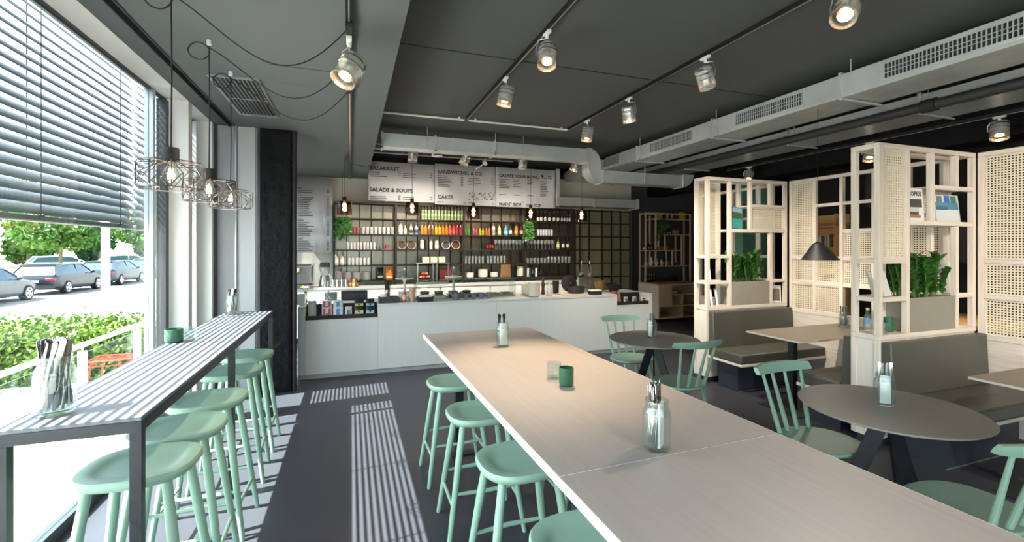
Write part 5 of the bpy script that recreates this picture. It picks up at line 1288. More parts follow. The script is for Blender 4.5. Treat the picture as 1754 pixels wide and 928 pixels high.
book(TX0 + 1.13, Y1 + 0.05, 0.8955, 0.15, 0.22, 0.012, 'd8d4cc', 'pale magazine by the screen in the tower near the counter', -0.1, -0.5, [(0.1, 0.9, 0.1, 0.8, '6a625a')])
# magazine tower
b1, cv = book(TX0 + 0.51, Y2 + 0.035, zA, 0.225, 0.272, 0.016, 'e2e4e8', 'white architecture book with black photo of stacked floors on its cover', -0.06, 0.0, [(0.0, 0.92, 0.42, 0.68, '3a3c40'), (0.0, 0.72, 0.28, 0.42, 'c8cacc'), (0.05, 0.7, 0.18, 0.28, '4a4440'), (0.0, 0.8, 0.09, 0.17, 'a87048')])
text_part('title', 'GROPIUS', 0.05, m_ink, cv, (-0.112, -0.003, 0.212), (PI / 2, 0, 0), 0.0018)
lines(cv, [(-0.09 + i * 0.016, -0.081 + i * 0.016, 0.252, 0.004) for i in range(11)], -0.0035)
book(TX0 + 0.775, Y2 + 0.03, zA, 0.13, 0.10, 0.012, 'b8a48c', 'brown patterned magazine lying askew beside the snow picture magazine', -0.9, 0.3, [(0.05, 0.95, 0.1, 0.9, '5a3a2a')])
b1, cv = book(TX0 + 1.04, Y2 + 0.075, zA, 0.34, 0.245, 0.014, 'd5d9e0', 'wide magazine with blue and turquoise snow sport picture', -0.1, 0.0, [(0.02, 0.96, 0.46, 0.72, '4a8aa8'), (0.02, 0.5, 0.44, 0.58, '2a6a86'), (0.4, 0.62, 0.72, 0.97, '2a62c0'), (0.08, 0.3, 0.72, 0.95, '6a7a80'), (0.66, 0.9, 0.7, 0.96, '3f7a5a')])
book(TX0 + 1.08, Y2 + 0.115, zA, 0.33, 0.25, 0.012, 'e8e8ea', 'white magazine tucked behind the snow sport magazine', -0.1)
book(TX0 + 0.125, Y2 + 0.10, 1.1905, 0.14, 0.21, 0.016, 'c9ced6', 'blue and white book on the middle shelf of the magazine tower', -0.22, 0.7, [(0.1, 0.5, 0.1, 0.9, '3a4a78')])
book(TX0 + 0.245, Y2 + 0.085, 1.1905, 0.14, 0.22, 0.012, 'e4e6ea', 'white card on a wire stand on the middle shelf', -0.25, 0.2)
book(TX0 + 1.09, Y2 + 0.107, 1.1905, 0.13, 0.28, 0.01, 'e6e4e0', 'white leaning card by the screen in the magazine tower', -0.08, -1.0)
p = ony(1498, 560, Y2 + 0.11)
t = thing('water_bottle', 'small clear water bottle with blue label low in the magazine tower', 'bottle', (TX0 + 0.10, Y2 + 0.15, 0.8945))
G().lathe([(0, 0.002), (0.027, 0), (0.029, 0.01), (0.029, 0.12), (0.012, 0.165), (0.011, 0.18), (0, 0.18)], 18).build('body', m_jar, t)
G().lathe([(0.0295, 0.07), (0.0295, 0.11)], 18).build('paper_label', M('blue_label', '#6fa3c9', 0.4), t)
G().lathe([(0, 0.181), (0.013, 0.181), (0.013, 0.2), (0, 0.2)], 12).build('cap', M('cream_cap', '#d8caa8', 0.4), t)
water_glass(TX0 + 0.17, Y2 + 0.08, 0.8945, 'clear water glass low in the magazine tower beside a green cup')
cup(TX0 + 0.265, Y2 + 0.09, 0.8945, 0.035, 0.12, 'dark green cup low in the magazine tower')
# ================================================================ trailing pothos at the bar shelf
def pothos(x, y, z, label, n, seed, drop, spread):
    rnd = random.Random(seed)
    t = thing('trailing_plant', label, 'plant', (x, y, z), 0, 'trailing plants at the bar')
    G().lathe([(0, 0), (0.05, 0), (0.065, 0.1), (0.06, 0.1), (0, 0.08)], 16).build('pot', m_black, t)
    for i in range(n):
        a = 2 * PI * i / n + rnd.uniform(-0.3, 0.3); L = rnd.uniform(0.4, 1.0) * drop
        if math.sin(a) > 0.3: a = -a
        o = Vector((math.cos(a) * spread, math.sin(a) * spread * 0.6 - 0.02, 0)); pts = [Vector((math.cos(a) * 0.05, math.sin(a) * 0.05, 0.09)), o * 0.8 + Vector((0, 0, 0.12)), o + Vector((0, 0, 0.02)), o * 1.05 + Vector((0, 0, -L))]
        v = G().tube(pts, 0.0025, 5).build('vine', m_stem, t); g = G()
        for k in range(9):
            q = rnd.uniform(0, 1); c_ = pts[1].lerp(pts[2], q * 2) if q < 0.4 else pts[2].lerp(pts[3], (q - 0.4) / 0.6)
            aa = rnd.uniform(0, 2 * PI); leaf(g, c_, Vector((math.cos(aa), -abs(math.sin(aa)) * 0.8, rnd.uniform(-0.9, 0.2))), Vector((0, -0.8, 0.6)), rnd.uniform(0.05, 0.085), rnd.uniform(0.02, 0.032))
        stuff(g.build('leaves', m_leaf2 if seed != 34 else m_leaf, v, smooth=60))
    return t
p = ony(586, 385, 8.42); pt = pothos(p.x, 8.45, 2.0, 'trailing bright green pothos hanging at the shelf end under a pendant', 16, 31, 0.30, 0.10)
G().cyl((0, 0, 0.1), (0, 0, ZS - 2.0 - .001), 0.003, n=6).build('hanging_cord', m_black, pt)
p = ony(905, 395, 8.42); pt = pothos(p.x, 8.44, 1.98, 'dark trailing plant hanging in front of the wine glasses', 14, 34, 0.28, 0.07)
G().cyl((0, 0, 0.1), (0, 0, ZC - 1.98 - .001), 0.003, n=6).build('hanging_cord', m_black, pt)
# vase with branches in the birch display
t = thing('vase', 'clear glass vase with dark green branches on the birch display', 'vase', (kx0 + 0.41, by_ - 0.03, bz_ + 0.7195))
G().lathe([(0, 0.002), (0.035, 0), (0.045, 0.06), (0.04, 0.2), (0.036, 0.2), (0.038, 0.06), (0, 0.01)], 18).build('glass', m_jar, t)
rnd = random.Random(40)
for k in range(9):
    a = rnd.uniform(0, 2 * PI); e_ = Vector((math.cos(a) * 0.12, -0.20 + math.sin(a) * 0.03, rnd.uniform(0.48, 0.74))); b = G().tube([(0, 0, 0.02), (0, 0, 0.2), e_], 0.003, 5).build('branch', m_stem, t); g = G()
    for i in range(14):
        q = rnd.uniform(0.3, 1); c_ = Vector((0, 0, 0.2)).lerp(e_, q); aa = rnd.uniform(0, 2 * PI); leaf(g, c_, Vector((math.cos(aa) * q, -abs(math.sin(aa)) - 0.1, rnd.uniform(-0.3, 0.6))), Vector((0, -0.7, 0.7)), 0.065, 0.02)
    stuff(g.build('leaves', m_leaf, b, smooth=60))
# ================================================================ things on the counter
ZT = ZK + 0.0005
def ctr(u, y): return X_at(u, y)
# espresso side: white grinder box, jars
m_chrome = m_steel
x = nA0 - 0.124; t = thing('white_box', 'white appliance box on the counter beside the pillar', 'appliance', (x, 6.3, ZT))
G().bx(-0.1, 0.1, -0.08, 0.1, 0, 0.13).build('body', m_white, t, bevel=0.008); G().bx(-0.09, 0.09, -0.07, 0.09, 0.131, 0.14).build('lid', m_white, t)
x = ctr(518, 6.45); t = thing('flower_vase', 'dark slim vase with pink and yellow flowers on the counter', 'vase', (x + 0.03, 6.5, ZT))
G().lathe([(0, 0), (0.03, 0), (0.012, 0.06), (0.02, 0.14), (0.016, 0.14), (0, 0.1)], 14).build('vase', m_black, t)
for k in range(9):
    a = k * 2.4; g = G().tube([(0, 0, 0.1), (0.04 * math.cos(a), 0.04 * math.sin(a), 0.2)], 0.002, 5).build('stalk', m_stem, t)
    G().lathe([(0, -0.012), (0.018, 0), (0.012, 0.012), (0, 0.014)], 8).build('blossom', M('blossom_%d' % (k % 3), ['#d36a86', '#e0b23a', '#e8d0d4'][k % 3], 0.6), g, (0.04 * math.cos(a), 0.04 * math.sin(a), 0.2))
# machine group on the back worktop
ZBk = 0.9205
x = ctr(556, 8.4); t = thing('coffee_grinder', 'coffee grinder with clear hopper and black lid on the back worktop', 'grinder', (x, 8.45, ZBk))
G().lathe([(0, 0), (0.09, 0), (0.085, 0.1), (0.07, 0.2), (0, 0.2)], 18).build('base', m_chrome, t)
G().lathe([(0.06, 0.201), (0.095, 0.34), (0.09, 0.34), (0.055, 0.203)], 18).build('hopper', m_jar, t)
G().lathe([(0, 0.341), (0.09, 0.341), (0.075, 0.42), (0, 0.42)], 18).build('lid', m_black, t)
x = ctr(538, 8.4)
t = thing('espresso_machine', 'white espresso machine on the back worktop beside the tall menu', 'coffee machine', (x - 0.34, 8.5, ZBk))
G().bx(-0.38, 0.33, -0.2, 0.24, 0.06, 0.40).build('body', m_steel, t, bevel=0.03, bseg=3)
G().bx(-0.38, 0.33, -0.26, 0.24, 0.0, 0.058).build('drip_tray', m_chrome, t)
for xx in (-0.2, 0.12):
    h_ = G().cyl((xx, -0.23, 0.28), (xx, -0.23, 0.34), 0.035, n=14).build('group_head', m_chrome, t); G().cyl((xx, -0.25, 0.27), (xx, -0.38, 0.25), 0.012, n=8).build('portafilter_handle', m_black, h_)
for k in range(7):
    bx2 = ctr(571 + (k % 4) * 7.4, 8.42); me = shared('metalcup', lambda: mesh_of(G().lathe([(0, 0), (0.033, 0), (0.0345, 0.12), (0.032, 0.12), (0.03, 0.01), (0, 0.01)], 14), m_chrome))
    tag(link('steel_cup', me, None, (bx2 + 0.005, 8.35 if k < 4 else 8.44, ZBk)), 'shiny steel milk cup standing beside the coffee grinder', 'cup', 'steel milk cups')
for k, (u, c_, l_) in enumerate(((600, '8a4a2a', 'c9a060'), (605.5, 'c9b030', 'e8e0c0'), (611, '3a2a22', '8a5a3a'))): bottle(ctr(u, 8.36), 8.36, ZBk, 0.15, 0.024, c_, ['brown sauce bottle', 'yellow sauce bottle', 'dark brown sauce bottle'][k] + ' on the back worktop below the saucers', 'sauce bottles on the back worktop', l_, '2a2a2a', 0.3, 0.7)
t = thing('black_fridge_box', 'black under shelf appliance standing behind the snack niche', 'appliance', (ctr(607, 6.66), 6.55, ZT)); G().bx(-0.17, 0.17, 0, 0.17, 0, 0.12).build('body', m_black, t, bevel=0.004); G().bx(-0.16, 0.16, -0.006, -.0005, 0.02, 0.1).build('door', m_bk, t)
t = thing('card_terminal', 'small grey till screen behind the snack niche', 'screen', (ctr(567, 6.55), 6.55, ZT)); G().bx(-0.075, 0.075, 0, 0.02, 0.02, 0.12).build('display', M('till_grey', '#4b5056', 0.35), t, rot=(-0.2, 0, 0)); G().bx(-0.05, 0.05, -0.01, 0.06, 0, 0.012).build('foot', m_black, t)
x = nA1 + 0.146; t = thing('knock_box', 'black tray box with tamper and white cloth on the counter', 'tray', (x, 6.22, ZT)); G().bx(-0.125, 0.125, -0.1, 0.1, 0, 0.07).build('tray', M('anthracite', '#2e3036', 0.5), t, bevel=0.004)
G().lathe([(0, 0.071), (0.05, 0.071), (0.045, 0.1), (0, 0.102)], 16).build('white_cup', m_white, t, (-0.06, 0, 0))
x = ctr(664, 6.4); t = thing('straw_holder', 'steel cup full of black straws on the counter', 'holder', (x, 6.45, ZT)); G().lathe([(0, 0), (0.035, 0), (0.04, 0.14), (0.036, 0.14), (0, 0.02)], 16).build('cup', m_chrome, t)
for k in range(16): a = k * 2.4; r = 0.008 + 0.0016 * k; G().cyl((r * .5 * math.cos(a), r * .5 * math.sin(a), 0.02), (r * 1.7 * math.cos(a), r * 1.7 * math.sin(a), 0.27), 0.004, n=6).build('straw', m_black, t)
# cake stands
def cake_stand(u, y, label):
    t = thing('cake_stand', label, 'cake stand', (ctr(u, y), y, ZT), 0, 'cake stands on the counter')
    G().lathe([(0, 0), (0.07, 0), (0.02, 0.02), (0.016, 0.24), (0.03, 0.27), (0.125, 0.28), (0.125, 0.292), (0, 0.29)], 26).build('stand', m_white, t)
    G().lathe([(0.115, 0.293), (0.115, 0.33), (0.09, 0.37), (0.04, 0.395), (0.0, 0.4)], 26).build('glass_dome', m_clear, t)
    G().lathe([(0, 0.4), (0.01, 0.4), (0.016, 0.42), (0.01, 0.435), (0, 0.436)], 12).build('knob', m_wpl, t)
cake_stand(693, 6.45, 'white cake stand with glass dome beside the straw cup')
cake_stand(777, 6.655, 'white cake stand with glass dome above the grey paper bowls')
t = thing('squeeze_bottle', 'red squeeze bottle on the counter under the cake stand', 'bottle', (ctr(692, 6.15), 6.15, ZT)); G().lathe([(0, 0), (0.022, 0), (0.022, 0.11), (0.008, 0.14), (0.005, 0.165), (0, 0.165)], 14).build('body', M('red_plastic', '#c8503a', 0.4), t); G().lathe([(0.0225, 0.03), (0.0225, 0.09)], 14).build('paper_label', M('pale_label', '#d8c8c0', 0.5), t)
for k, u in enumerate((686, 693.8, 701)): tumbler(ctr(u, 6.22), 6.22 + 0.02 * k, ZT, 0.13, 0.028, 'tall clear glass beside the red squeeze bottle', 'tall glasses by the squeeze bottle')
t = thing('cone_stack', 'paper wrapped stack of waffle cones on the counter', 'cones', (ctr(706, 6.15), 6.15, ZT))
for k in range(5): G().lathe([(0.022, 0), (0.028, 0.09), (0.045, 0.13), (0.043, 0.13), (0.02, 0.005)], 12).build('cone', M('wafer', '#cfae86', 0.7, var=0.1), t, (0, 0, k * 0.014))
t = thing('napkin_tray', 'black tray holding white napkins on the counter in front of the glass case', 'tray', (ctr(728, 6.15), 6.15, ZT)); G().bx(-0.1, 0.1, -0.08, 0.08, 0, 0.06).build('tray', m_black, t, bevel=0.003); G().bx(-0.085, 0.085, -0.07, 0.07, 0.061, 0.08).build('napkin_pile', m_napkin, t)
# glass sneeze guard
xa, xb = ctr(714, 6.2), ctr(887, 6.2)
t = thing('glass_case', 'glass display case standing on the bar counter', 'display case', (xa, 6.3, ZT))
m_edgeg = M('glass_edge', '#4f8a78', 0.2, var=0.05); L_ = xb - xa
for nm, a in (('front_pane', (0, L_, 0, 0.006, 0, 0.27)), ('top_pane', (0, L_, 0.0065, 0.26, 0.262, 0.27)), ('end_pane', (0, 0.006, 0.0065, 0.26, 0, 0.2615)), ('end_pane', (L_ - 0.006, L_, 0.0065, 0.26, 0, 0.2615))): G().bx(*a).build(nm, m_clear, t)
for a in ((0, L_, -0.001, 0.0, 0.264, 0.27), (L_ - 0.005, L_, -0.001, 0, 0, 0.2635), (0, 0.005, -0.001, 0, 0, 0.2635)): G().bx(*a).build('pane_edge', m_edgeg, t)
G().bx(0.01, L_ - 0.01, 0.01, 0.255, 0, 0.02).build('base_tray', m_steel, t)
for k in range(7): G().bx(0.06 + k * 0.2, 0.22 + k * 0.2, 0.03, 0.24, 0.021, 0.05).build('food_pan', m_steel, t)
for k in range(4): G().lathe([(0, 0.05), (0.05, 0.05), (0.07, 0.09), (0.05, 0.1), (0, 0.1)], 12).build('food_heap', M('food_%d' % k, ['#8a5a30', '#5a7a3a', '#b08850', '#6a3a28'][k], 0.7, var=0.4, scale=40), t, (0.14 + k * 0.2, 0.135, 0.001))
m_slate = M('slate_paper', '#5f6b78', 0.7, var=0.08)
for k, u in enumerate((781, 799, 811.5, 824.5, 837.5)):
    t = thing('paper_bowl', 'slate blue pleated paper basket on the counter, %s from the cake stand' % ords[k], 'basket', (ctr(u, 6.17), 6.16 + 0.015 * (k % 2), ZT), 0.4 * k, 'slate paper baskets'); t.scale = (1, 1, 1) if k == 0 else (0.56, 0.56, 0.8)
    g = G(); n = 16; vs = []
    for r, z, wv in ((0.045, 0, 0), (0.062, 0.05, 0.0), (0.085, 0.10, 0.012), (0.082, 0.10, 0.012), (0.058, 0.05, 0), (0.04, 0.004, 0)):
        for i in range(n):
            a = 2 * PI * i / n; vs.append((r * (1 + (wv * 6 if i % 2 else 0)) * math.cos(a), r * (1 + (wv * 6 if i % 2 else 0)) * math.sin(a), z + wv * (1 if i % 2 else -1) * 1.4))
    g.add(vs, [(j * n + i, j * n + (i + 1) % n, (j + 1) * n + (i + 1) % n, (j + 1) * n + i) for j in range(5) for i in range(n)] + [tuple(range(n - 1, -1, -1)), tuple(5 * n + i for i in range(n))]).build('paper_shell', m_slate, t, smooth=25)
bag('paper_bag', 'brown paper bag on top of the glass case', None, ctr(866, 6.45), 6.45, ZT + 0.2705, 0.16, 0.19, 0.09, 'b98556', [], 0.0)
# bowls, bottles, pan
for k, (u, y, n, r) in enumerate(((901.5, 6.47, 5, 0.075), (910.7, 6.31, 6, 0.08), (915, 6.13, 7, 0.085))):
    bowl_stack(ctr(u, y), y, ZT, n, r, 'cream bowl in the %s of three stacks on the counter' % ['shortest', 'middle', 'tallest'][k], 'counter bowl stack %s' % 'abc'[k], 0.045, 0.0267, 'd8d0c0')
bottle(ctr(941, 6.15), 6.15, ZT, 0.215, 0.037, 'd9cdc0', 'plain cream bottle standing on the counter by the bowls', None, None, 'cbbfb0', 0.3, 0.62, rl=0.02)
t = thing('pepper_mill', 'tall brown wooden pepper mill on the counter', 'mill', (ctr(931, 6.4), 6.42, ZT)); G().lathe([(0, 0), (0.03, 0), (0.022, 0.08), (0.028, 0.16), (0.018, 0.2), (0, 0.2)], 16).build('body', M('dark_walnut', '#4a2f22', 0.4), t); G().lathe([(0, 0.201), (0.02, 0.201), (0.026, 0.24), (0.012, 0.27), (0, 0.275)], 16).build('head', M('dark_walnut', '#4a2f22'), t)
t = thing('black_canister', 'black canister with pale rim beside the cream bottle', 'canister', (ctr(952, 6.48), 6.48, ZT)); G().lathe([(0, 0), (0.045, 0), (0.052, 0.2), (0.047, 0.2), (0, 0.03)], 18).build('body', m_black, t); G().lathe([(0.053, 0.2), (0.053, 0.206), (0.046, 0.206)], 18).build('rim', M('brass', '#b89a5a', 0.3, 0.8), t)
xx = ctr(981, 6.25); tag(G().bx(-0.21, 0.21, -0.12, 0.165, 0, 0.02).build('chopping_board', m_plyx, None, (xx, 6.25, ZT), bevel=0.005), 'long wooden chopping board under the cast iron pan', 'board')
t = thing('cast_iron_pan', 'dark cast iron pot with its lid leaning behind on the chopping board', 'pot', (ctr(987, 6.25), 6.25, ZT + 0.0205)); m_iron = M('cast_iron', '#3a3632', 0.5, 0.4)
G().lathe([(0, 0), (0.11, 0), (0.125, 0.02), (0.13, 0.1), (0.122, 0.1), (0.116, 0.02), (0, 0.012)], 26).build('pan', m_iron, t)
for s_ in (-1, 1): G().tube([(s_ * 0.128, -0.03, 0.085), (s_ * 0.16, -0.02, 0.088), (s_ * 0.16, 0.02, 0.088), (s_ * 0.128, 0.03, 0.085)], 0.007, 8).build('handle', m_iron, t)
ld = G().lathe([(0, 0.02), (0.1, 0.012), (0.135, 0), (0.135, -0.006), (0, -0.004)], 26).build('lid', m_iron, t, (-0.03, 0.18, 0.132), (math.radians(75), 0, 0)); G().lathe([(0, 0.05), (0.018, 0.045), (0.012, 0.02), (0, 0.02)], 12).build('knob', m_steel, ld)
tag(G().bx(-0.12, 0.12, -0.02, 0.02, 0, 0.24).build('splash_guard', m_steel, None, (ctr(1002, 6.6), 6.62, ZT), bevel=0.003), 'upright steel panel standing behind the cast iron pot', 'panel')
for k, (u, c_) in enumerate(((996, '17181a'), (1010, 'b8762a'))):
    t = thing('oil_decanter', ['glass decanter of dark vinegar standing on the steel panel shelf', 'glass decanter of golden oil beside the dark vinegar'][k], 'decanter', (ctr(u, 6.49), 6.49, ZT), 0, 'oil and vinegar decanters')
    G().lathe([(0, 0.25), (0.04, 0.25), (0.05, 0.3), (0.012, 0.4), (0.01, 0.46), (0, 0.46)], 16).build('glass', m_jar, t); G().lathe([(0, 0.253), (0.037, 0.253), (0.044, 0.295), (0, 0.296)], 16).build('liquid', M('liquid_' + c_, '#' + c_, 0.2), t)
    G().lathe([(0, 0.461), (0.009, 0.461), (0.006, 0.51), (0, 0.512)], 10).build('pourer', m_steel, t); G().bx(-0.05, 0.05, -0.05, 0.05, 0.24, 0.2495).bx(-0.045, -0.038, -0.045, -0.038, 0, 0.24).bx(0.038, 0.045, -0.045, -0.038, 0, 0.24).bx(-0.045, -0.038, 0.038, 0.045, 0, 0.24).bx(0.038, 0.045, 0.038, 0.045, 0, 0.24).build('stand', m_clear, t)
t = thing('straw_basket', 'tan woven basket on the counter beside the black bowl', 'basket', (ctr(1027, 6.6), 6.6, ZT)); G().lathe([(0, 0), (0.07, 0), (0.085, 0.17), (0.078, 0.17), (0.068, 0.01), (0, 0.01)], 22).build('weave', M('straw', '#a5773f', 0.75, var=0.2, scale=60, bump=0.5, bscale=120), t)
t = thing('black_tub', 'black tub with white lid on the counter by the basket', 'tub', (ctr(1019, 6.12), 6.12, ZT)); G().bx(-0.09, 0.09, -0.06, 0.06, 0, 0.055).build('tub', m_black, t, bevel=0.004); G().bx(-0.088, 0.088, -0.058, 0.058, 0.0555, 0.075).build('lid', m_wpl, t, bevel=0.006)
t = thing('black_bowl', 'black angular salad bowl on the counter before the snack niche', 'bowl', (ctr(1047, 6.5), 6.42, ZT)); G().lathe([(0, 0), (0.07, 0), (0.13, 0.13), (0.125, 0.13), (0.065, 0.01), (0, 0.01)], 8).build('shell', m_black, t, smooth=20)
# toaster and crates on the back worktop
t = thing('panini_press', 'steel panini machine with wooden crates stacked on it', 'machine', (ctr(742, 8.4), 8.42, ZBk))
G().bx(-0.32, 0.28, -0.08, 0.1, 0.0, 0.05).build('base', m_steel, t)
for x in (-0.3, -0.02, 0.05, 0.26): G().bx(x, x + 0.02, -0.07, -0.05, 0.051, 0.38).build('upright', m_steel, t)
G().bx(-0.32, 0.3, -0.08, 0.1, 0.381, 0.4).build('shelf', m_steel, t)
for k in range(9):
    a = (0.0, 0.11, 0.22)[k % 3]; tag(G().bx(-0.06, 0.06, -0.06, 0.06, 0, 0.034).build('wooden_coaster_box', M('pale_wood_box', '#d8c9a8', 0.6, var=0.06), None, (ctr(742, 8.4) - 0.14 + (k % 3) * 0.15, 8.42, ZBk + 0.4005 + (k // 3) * 0.0345), bevel=0.003), 'pale wooden box stacked on top of the panini machine', 'box', 'wooden boxes on the machine')
fr_rnd = random.Random(9)
t = thing('fruit_bowl', 'dark wire bowl on the machine shelf', 'bowl', (ctr(742, 8.4) - 0.15, 8.42, ZBk + 0.0505)); G().lathe([(0, 0), (0.06, 0), (0.11, 0.07), (0.105, 0.07), (0, 0.012)], 20).build('shell', m_black, t)
for k in range(9):
    c_ = ['d9a020', 'c83a28', '6a3a5a'][k % 3]; a = k * PI / 3 if k < 6 else k * 2 * PI / 3 + 0.5; r = 0.07 if k < 6 else 0.04
    tag(G().lathe([(0, -0.032), (0.022, -0.024), (0.034, 0), (0.024, 0.024), (0.004, 0.03), (0, 0.027)], 12).build('fruit', M('fruit_' + c_, '#' + c_, 0.35, var=0.15), None, (ctr(742, 8.4) - 0.15 + r * math.cos(a), 8.42 + r * math.sin(a), ZBk + (0.132 if k < 6 else 0.192))), '%s fruit in the dark bowl on the machine' % ['yellow', 'red', 'purple'][k % 3], 'fruit', 'fruit in the dark bowl')
tag(G().bx(-0.12, 0.12, -0.02, 0.02, 0.051, 0.3).build('red_sign_box', M('dark_red_print', '#5a1c18', 0.4, var=0.3, scale=20), None, (ctr(764, 8.4), 8.44, ZBk), bevel=0.003), 'dark red printed box in the panini machine shelf', 'box')
# ================================================================ glimpsed room behind the screens
t = thing('bookcase', 'birch bookcase seen through the screen opening', 'bookcase', (7.05, 4.76, 0))
m_warm = WOOD('warm_pine', '#c79a5c', '#d8b074', 0.5, 2, 2.0)
G().bx(0, 0.02, 0, 0.56, 0, 2.1).build('back', m_warm, t)
for y in (0, 0.54): G().bx(-0.28, -0.001, y, y + 0.025, 0.0, 2.1).build('side', m_warm, t)
for z in (0.3, 0.62, 0.94, 1.26, 1.58, 1.9):
    for y in (0.026,): G().bx(-0.28, -0.001, y, y + 0.51, z, z + 0.022).build('shelf_board', m_warm, t)
rb = random.Random(5)
for z in (0.94, 1.26, 1.58):
    for y0 in (4.79,):
        y = y0 + 0.02; col = rb.choice(['brown', 'grey', 'cream'])
        for k in range(7):
            th = rb.uniform(0.025, 0.045); h = rb.uniform(0.17, 0.25); c_ = rb.choice(['5a3a26', 'a89878', 'c8c0b0', '4a4a50', '7a5a3a'])
            tag(G().bx(6.83, 7.0, y, y + th, z + 0.0225, z + h).build('book', M('book_' + c_, '#' + c_, 0.6, var=0.1)), 'book on the %s board of the birch bookcase behind the screen' % {0.94: 'lower', 1.26: 'middle', 1.58: 'upper'}[z], 'book', 'books in the birch bookcase')
            y += th + 0.012
t = thing('wooden_table', 'plain wooden table in the room behind the magazine tower', 'table', (6.6, 2.9, 0))
G().bx(-0.5, 0.5, -0.8, 0.9, 0.75, 0.79).build('tabletop', m_warm, t, bevel=0.004)
for x in (-0.42, 0.42):
    for y in (-0.72, 0.82): G().bx(x - 0.025, x + 0.025, y - 0.025, y + 0.025, 0, 0.749).build('leg', m_bk, t)
t = thing('stair', 'dark diagonal stair flank behind the screens', 'stair', (8.1, 0, 0)); m_st = M('stair_grey', '#3a3b40', 0.7)
G().add([(0, 5.2, 2.3), (0, 2.2, 0.2), (0, 2.2, 0.75), (0, 5.2, 2.85), (0.12, 5.2, 2.3), (0.12, 2.2, 0.2), (0.12, 2.2, 0.75), (0.12, 5.2, 2.85)], [(0, 1, 2, 3), (7, 6, 5, 4), (0, 4, 5, 1), (1, 5, 6, 2), (2, 6, 7, 3), (3, 7, 4, 0)]).build('flank', m_st, t)
for k in range(10): G().bx(0.13, 0.38, 2.3 + k * 0.29, 2.3 + k * 0.29 + 0.28, 0.35 + k * 0.205, 0.39 + k * 0.205).build('tread', m_st, t)
G().bx(0.02, 0.1, 2.21, 2.27, 0, 0.3).build('foot', m_st, t)
# ================================================================ outside
ZR = -0.7
m_pave = M('terrace_concrete', '#b9b6b0', 0.85, var=0.08, scale=3)
m_asph = M('pale_asphalt', '#7d7b78', 0.9, var=0.08, scale=2)
m_grassg = M('dry_grass', '#a9ac6a', 0.9, var=0.3, scale=6)
struct(G().bx(-120, 60, -60, 160, ZR - 0.3, ZR).build('ground_street', m_asph))
struct(G().bx(-14, -1.601, -10, 8.3, ZR + 0.001, -0.02).build('ground_terrace', m_pave))
struct(G().bx(-14, 12, -14, -3.62, ZR + 0.001, -0.021).build('ground_forecourt', m_pave))
struct(G().bx(-60, -16.5, 18, 70, ZR + 0.001, ZR + 0.05).build('ground_verge', m_grassg))
dk = thing('timber_deck', 'weathered timber deck boards outside the window', 'deck', (-4.2, 1.4, -0.0195))
for k in range(14): G().bx(-1.2, 1.4, k * 0.145, k * 0.145 + 0.135, 0, 0.02).build('plank', M('deck_board', '#b7a888', 0.8, var=0.12, scale=3, stretch=(0.4, 6, 6)), dk)
# gravel strip
g = G(); rg = random.Random(2)
for k in range(1500):
    x, y = rg.uniform(-7.5, -2.6), rg.uniform(6.35, 6.8); r = rg.uniform(0.012, 0.03); z = -0.02
    g.add([(x - r, y, z), (x, y - r, z), (x + r, y, z), (x, y + r, z), (x, y, z + r)], [(0, 1, 4), (1, 2, 4), (2, 3, 4), (3, 0, 4)])
gv = g.build('gravel', M('gravel_grey', '#77777a', 0.8, var=0.4, scale=12), smooth=0); stuff(gv); gv['label'] = 'grey gravel strip along the foot of the hedge'; gv['category'] = 'gravel'
m_h1 = M('hedge_leaf', '#5f7d28', 0.6, var=0.45, scale=3.0); m_h2 = M('tree_leaf', '#42692a', 0.65, var=0.5, scale=0.8); m_h3 = M('dark_tree_leaf', '#2a5230', 0.65, var=0.5, scale=0.8)
m_trunk = M('bark', '#6b6152', 0.9, var=0.2)
def leafquad(g, c_, r, rnd):
    d = Vector((rnd.uniform(-1, 1), rnd.uniform(-1, 1), rnd.uniform(-1, 1))).normalized(); e_ = d.cross(Vector((rnd.uniform(-1, 1), rnd.uniform(-1, 1), rnd.uniform(-1, 1)))).normalized()
    g.add([c_ - d * r, c_ + e_ * r * 0.55, c_ + d * r, c_ - e_ * r * 0.55], [(0, 1, 2, 3)])
hd = thing('hedge', 'trimmed yellow green hedge beyond the terrace railing', 'hedge', (0, 0, -0.02)); rh = random.Random(3); g = G()
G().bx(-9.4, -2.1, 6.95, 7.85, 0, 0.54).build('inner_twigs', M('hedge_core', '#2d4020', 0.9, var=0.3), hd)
for k in range(26000):
    x = rh.uniform(-9.5, -2.0); q = rh.random()
    if q < 0.5: y, z = rh.gauss(6.9, 0.035), rh.uniform(0.0, 0.63)
    elif q < 0.9: y, z = rh.uniform(6.85, 7.9), 0.60 + rh.gauss(0.01, 0.03) + 0.02 * math.sin(x * 3)
    else: y, z = rh.uniform(6.85, 7.9), rh.uniform(0.6, 0.72)
    if q > 0.985: z += rh.uniform(0, 0.1)
    leafquad(g, Vector((x, y, z)), rh.uniform(0.02, 0.038), rh)
stuff(g.build('foliage', m_h1, hd, smooth=0))
# railing with white posts
rl = thing('railing', 'white terrace railing with slim posts outside the window', 'railing', (-2.2, 0, -0.0195)); m_rw = M('railing_white', '#d9dcdd', 0.4, var=0.03)
G().bar((0, 1.0, 0.77), (0, 6.45, 0.77), 0.05, 0.028).build('handrail', m_rw, rl)
for y in (1.7, 2.8, 3.9, 4.98, 6.06): G().bx(-0.03, 0.03, y - 0.012, y + 0.012, 0, 0.72).build('post', m_rw, rl); G().cyl((0, y, 0.72), (0, y, 0.757), 0.008, n=8).build('post_pin', m_rw, rl)
for a, b in ((1.7, 2.8), (2.8, 3.9), (3.9, 4.98), (4.98, 6.06)): G().bx(-0.004, 0.004, a + 0.03, b - 0.03, 0.06, 0.7).build('pane', m_glass, rl)
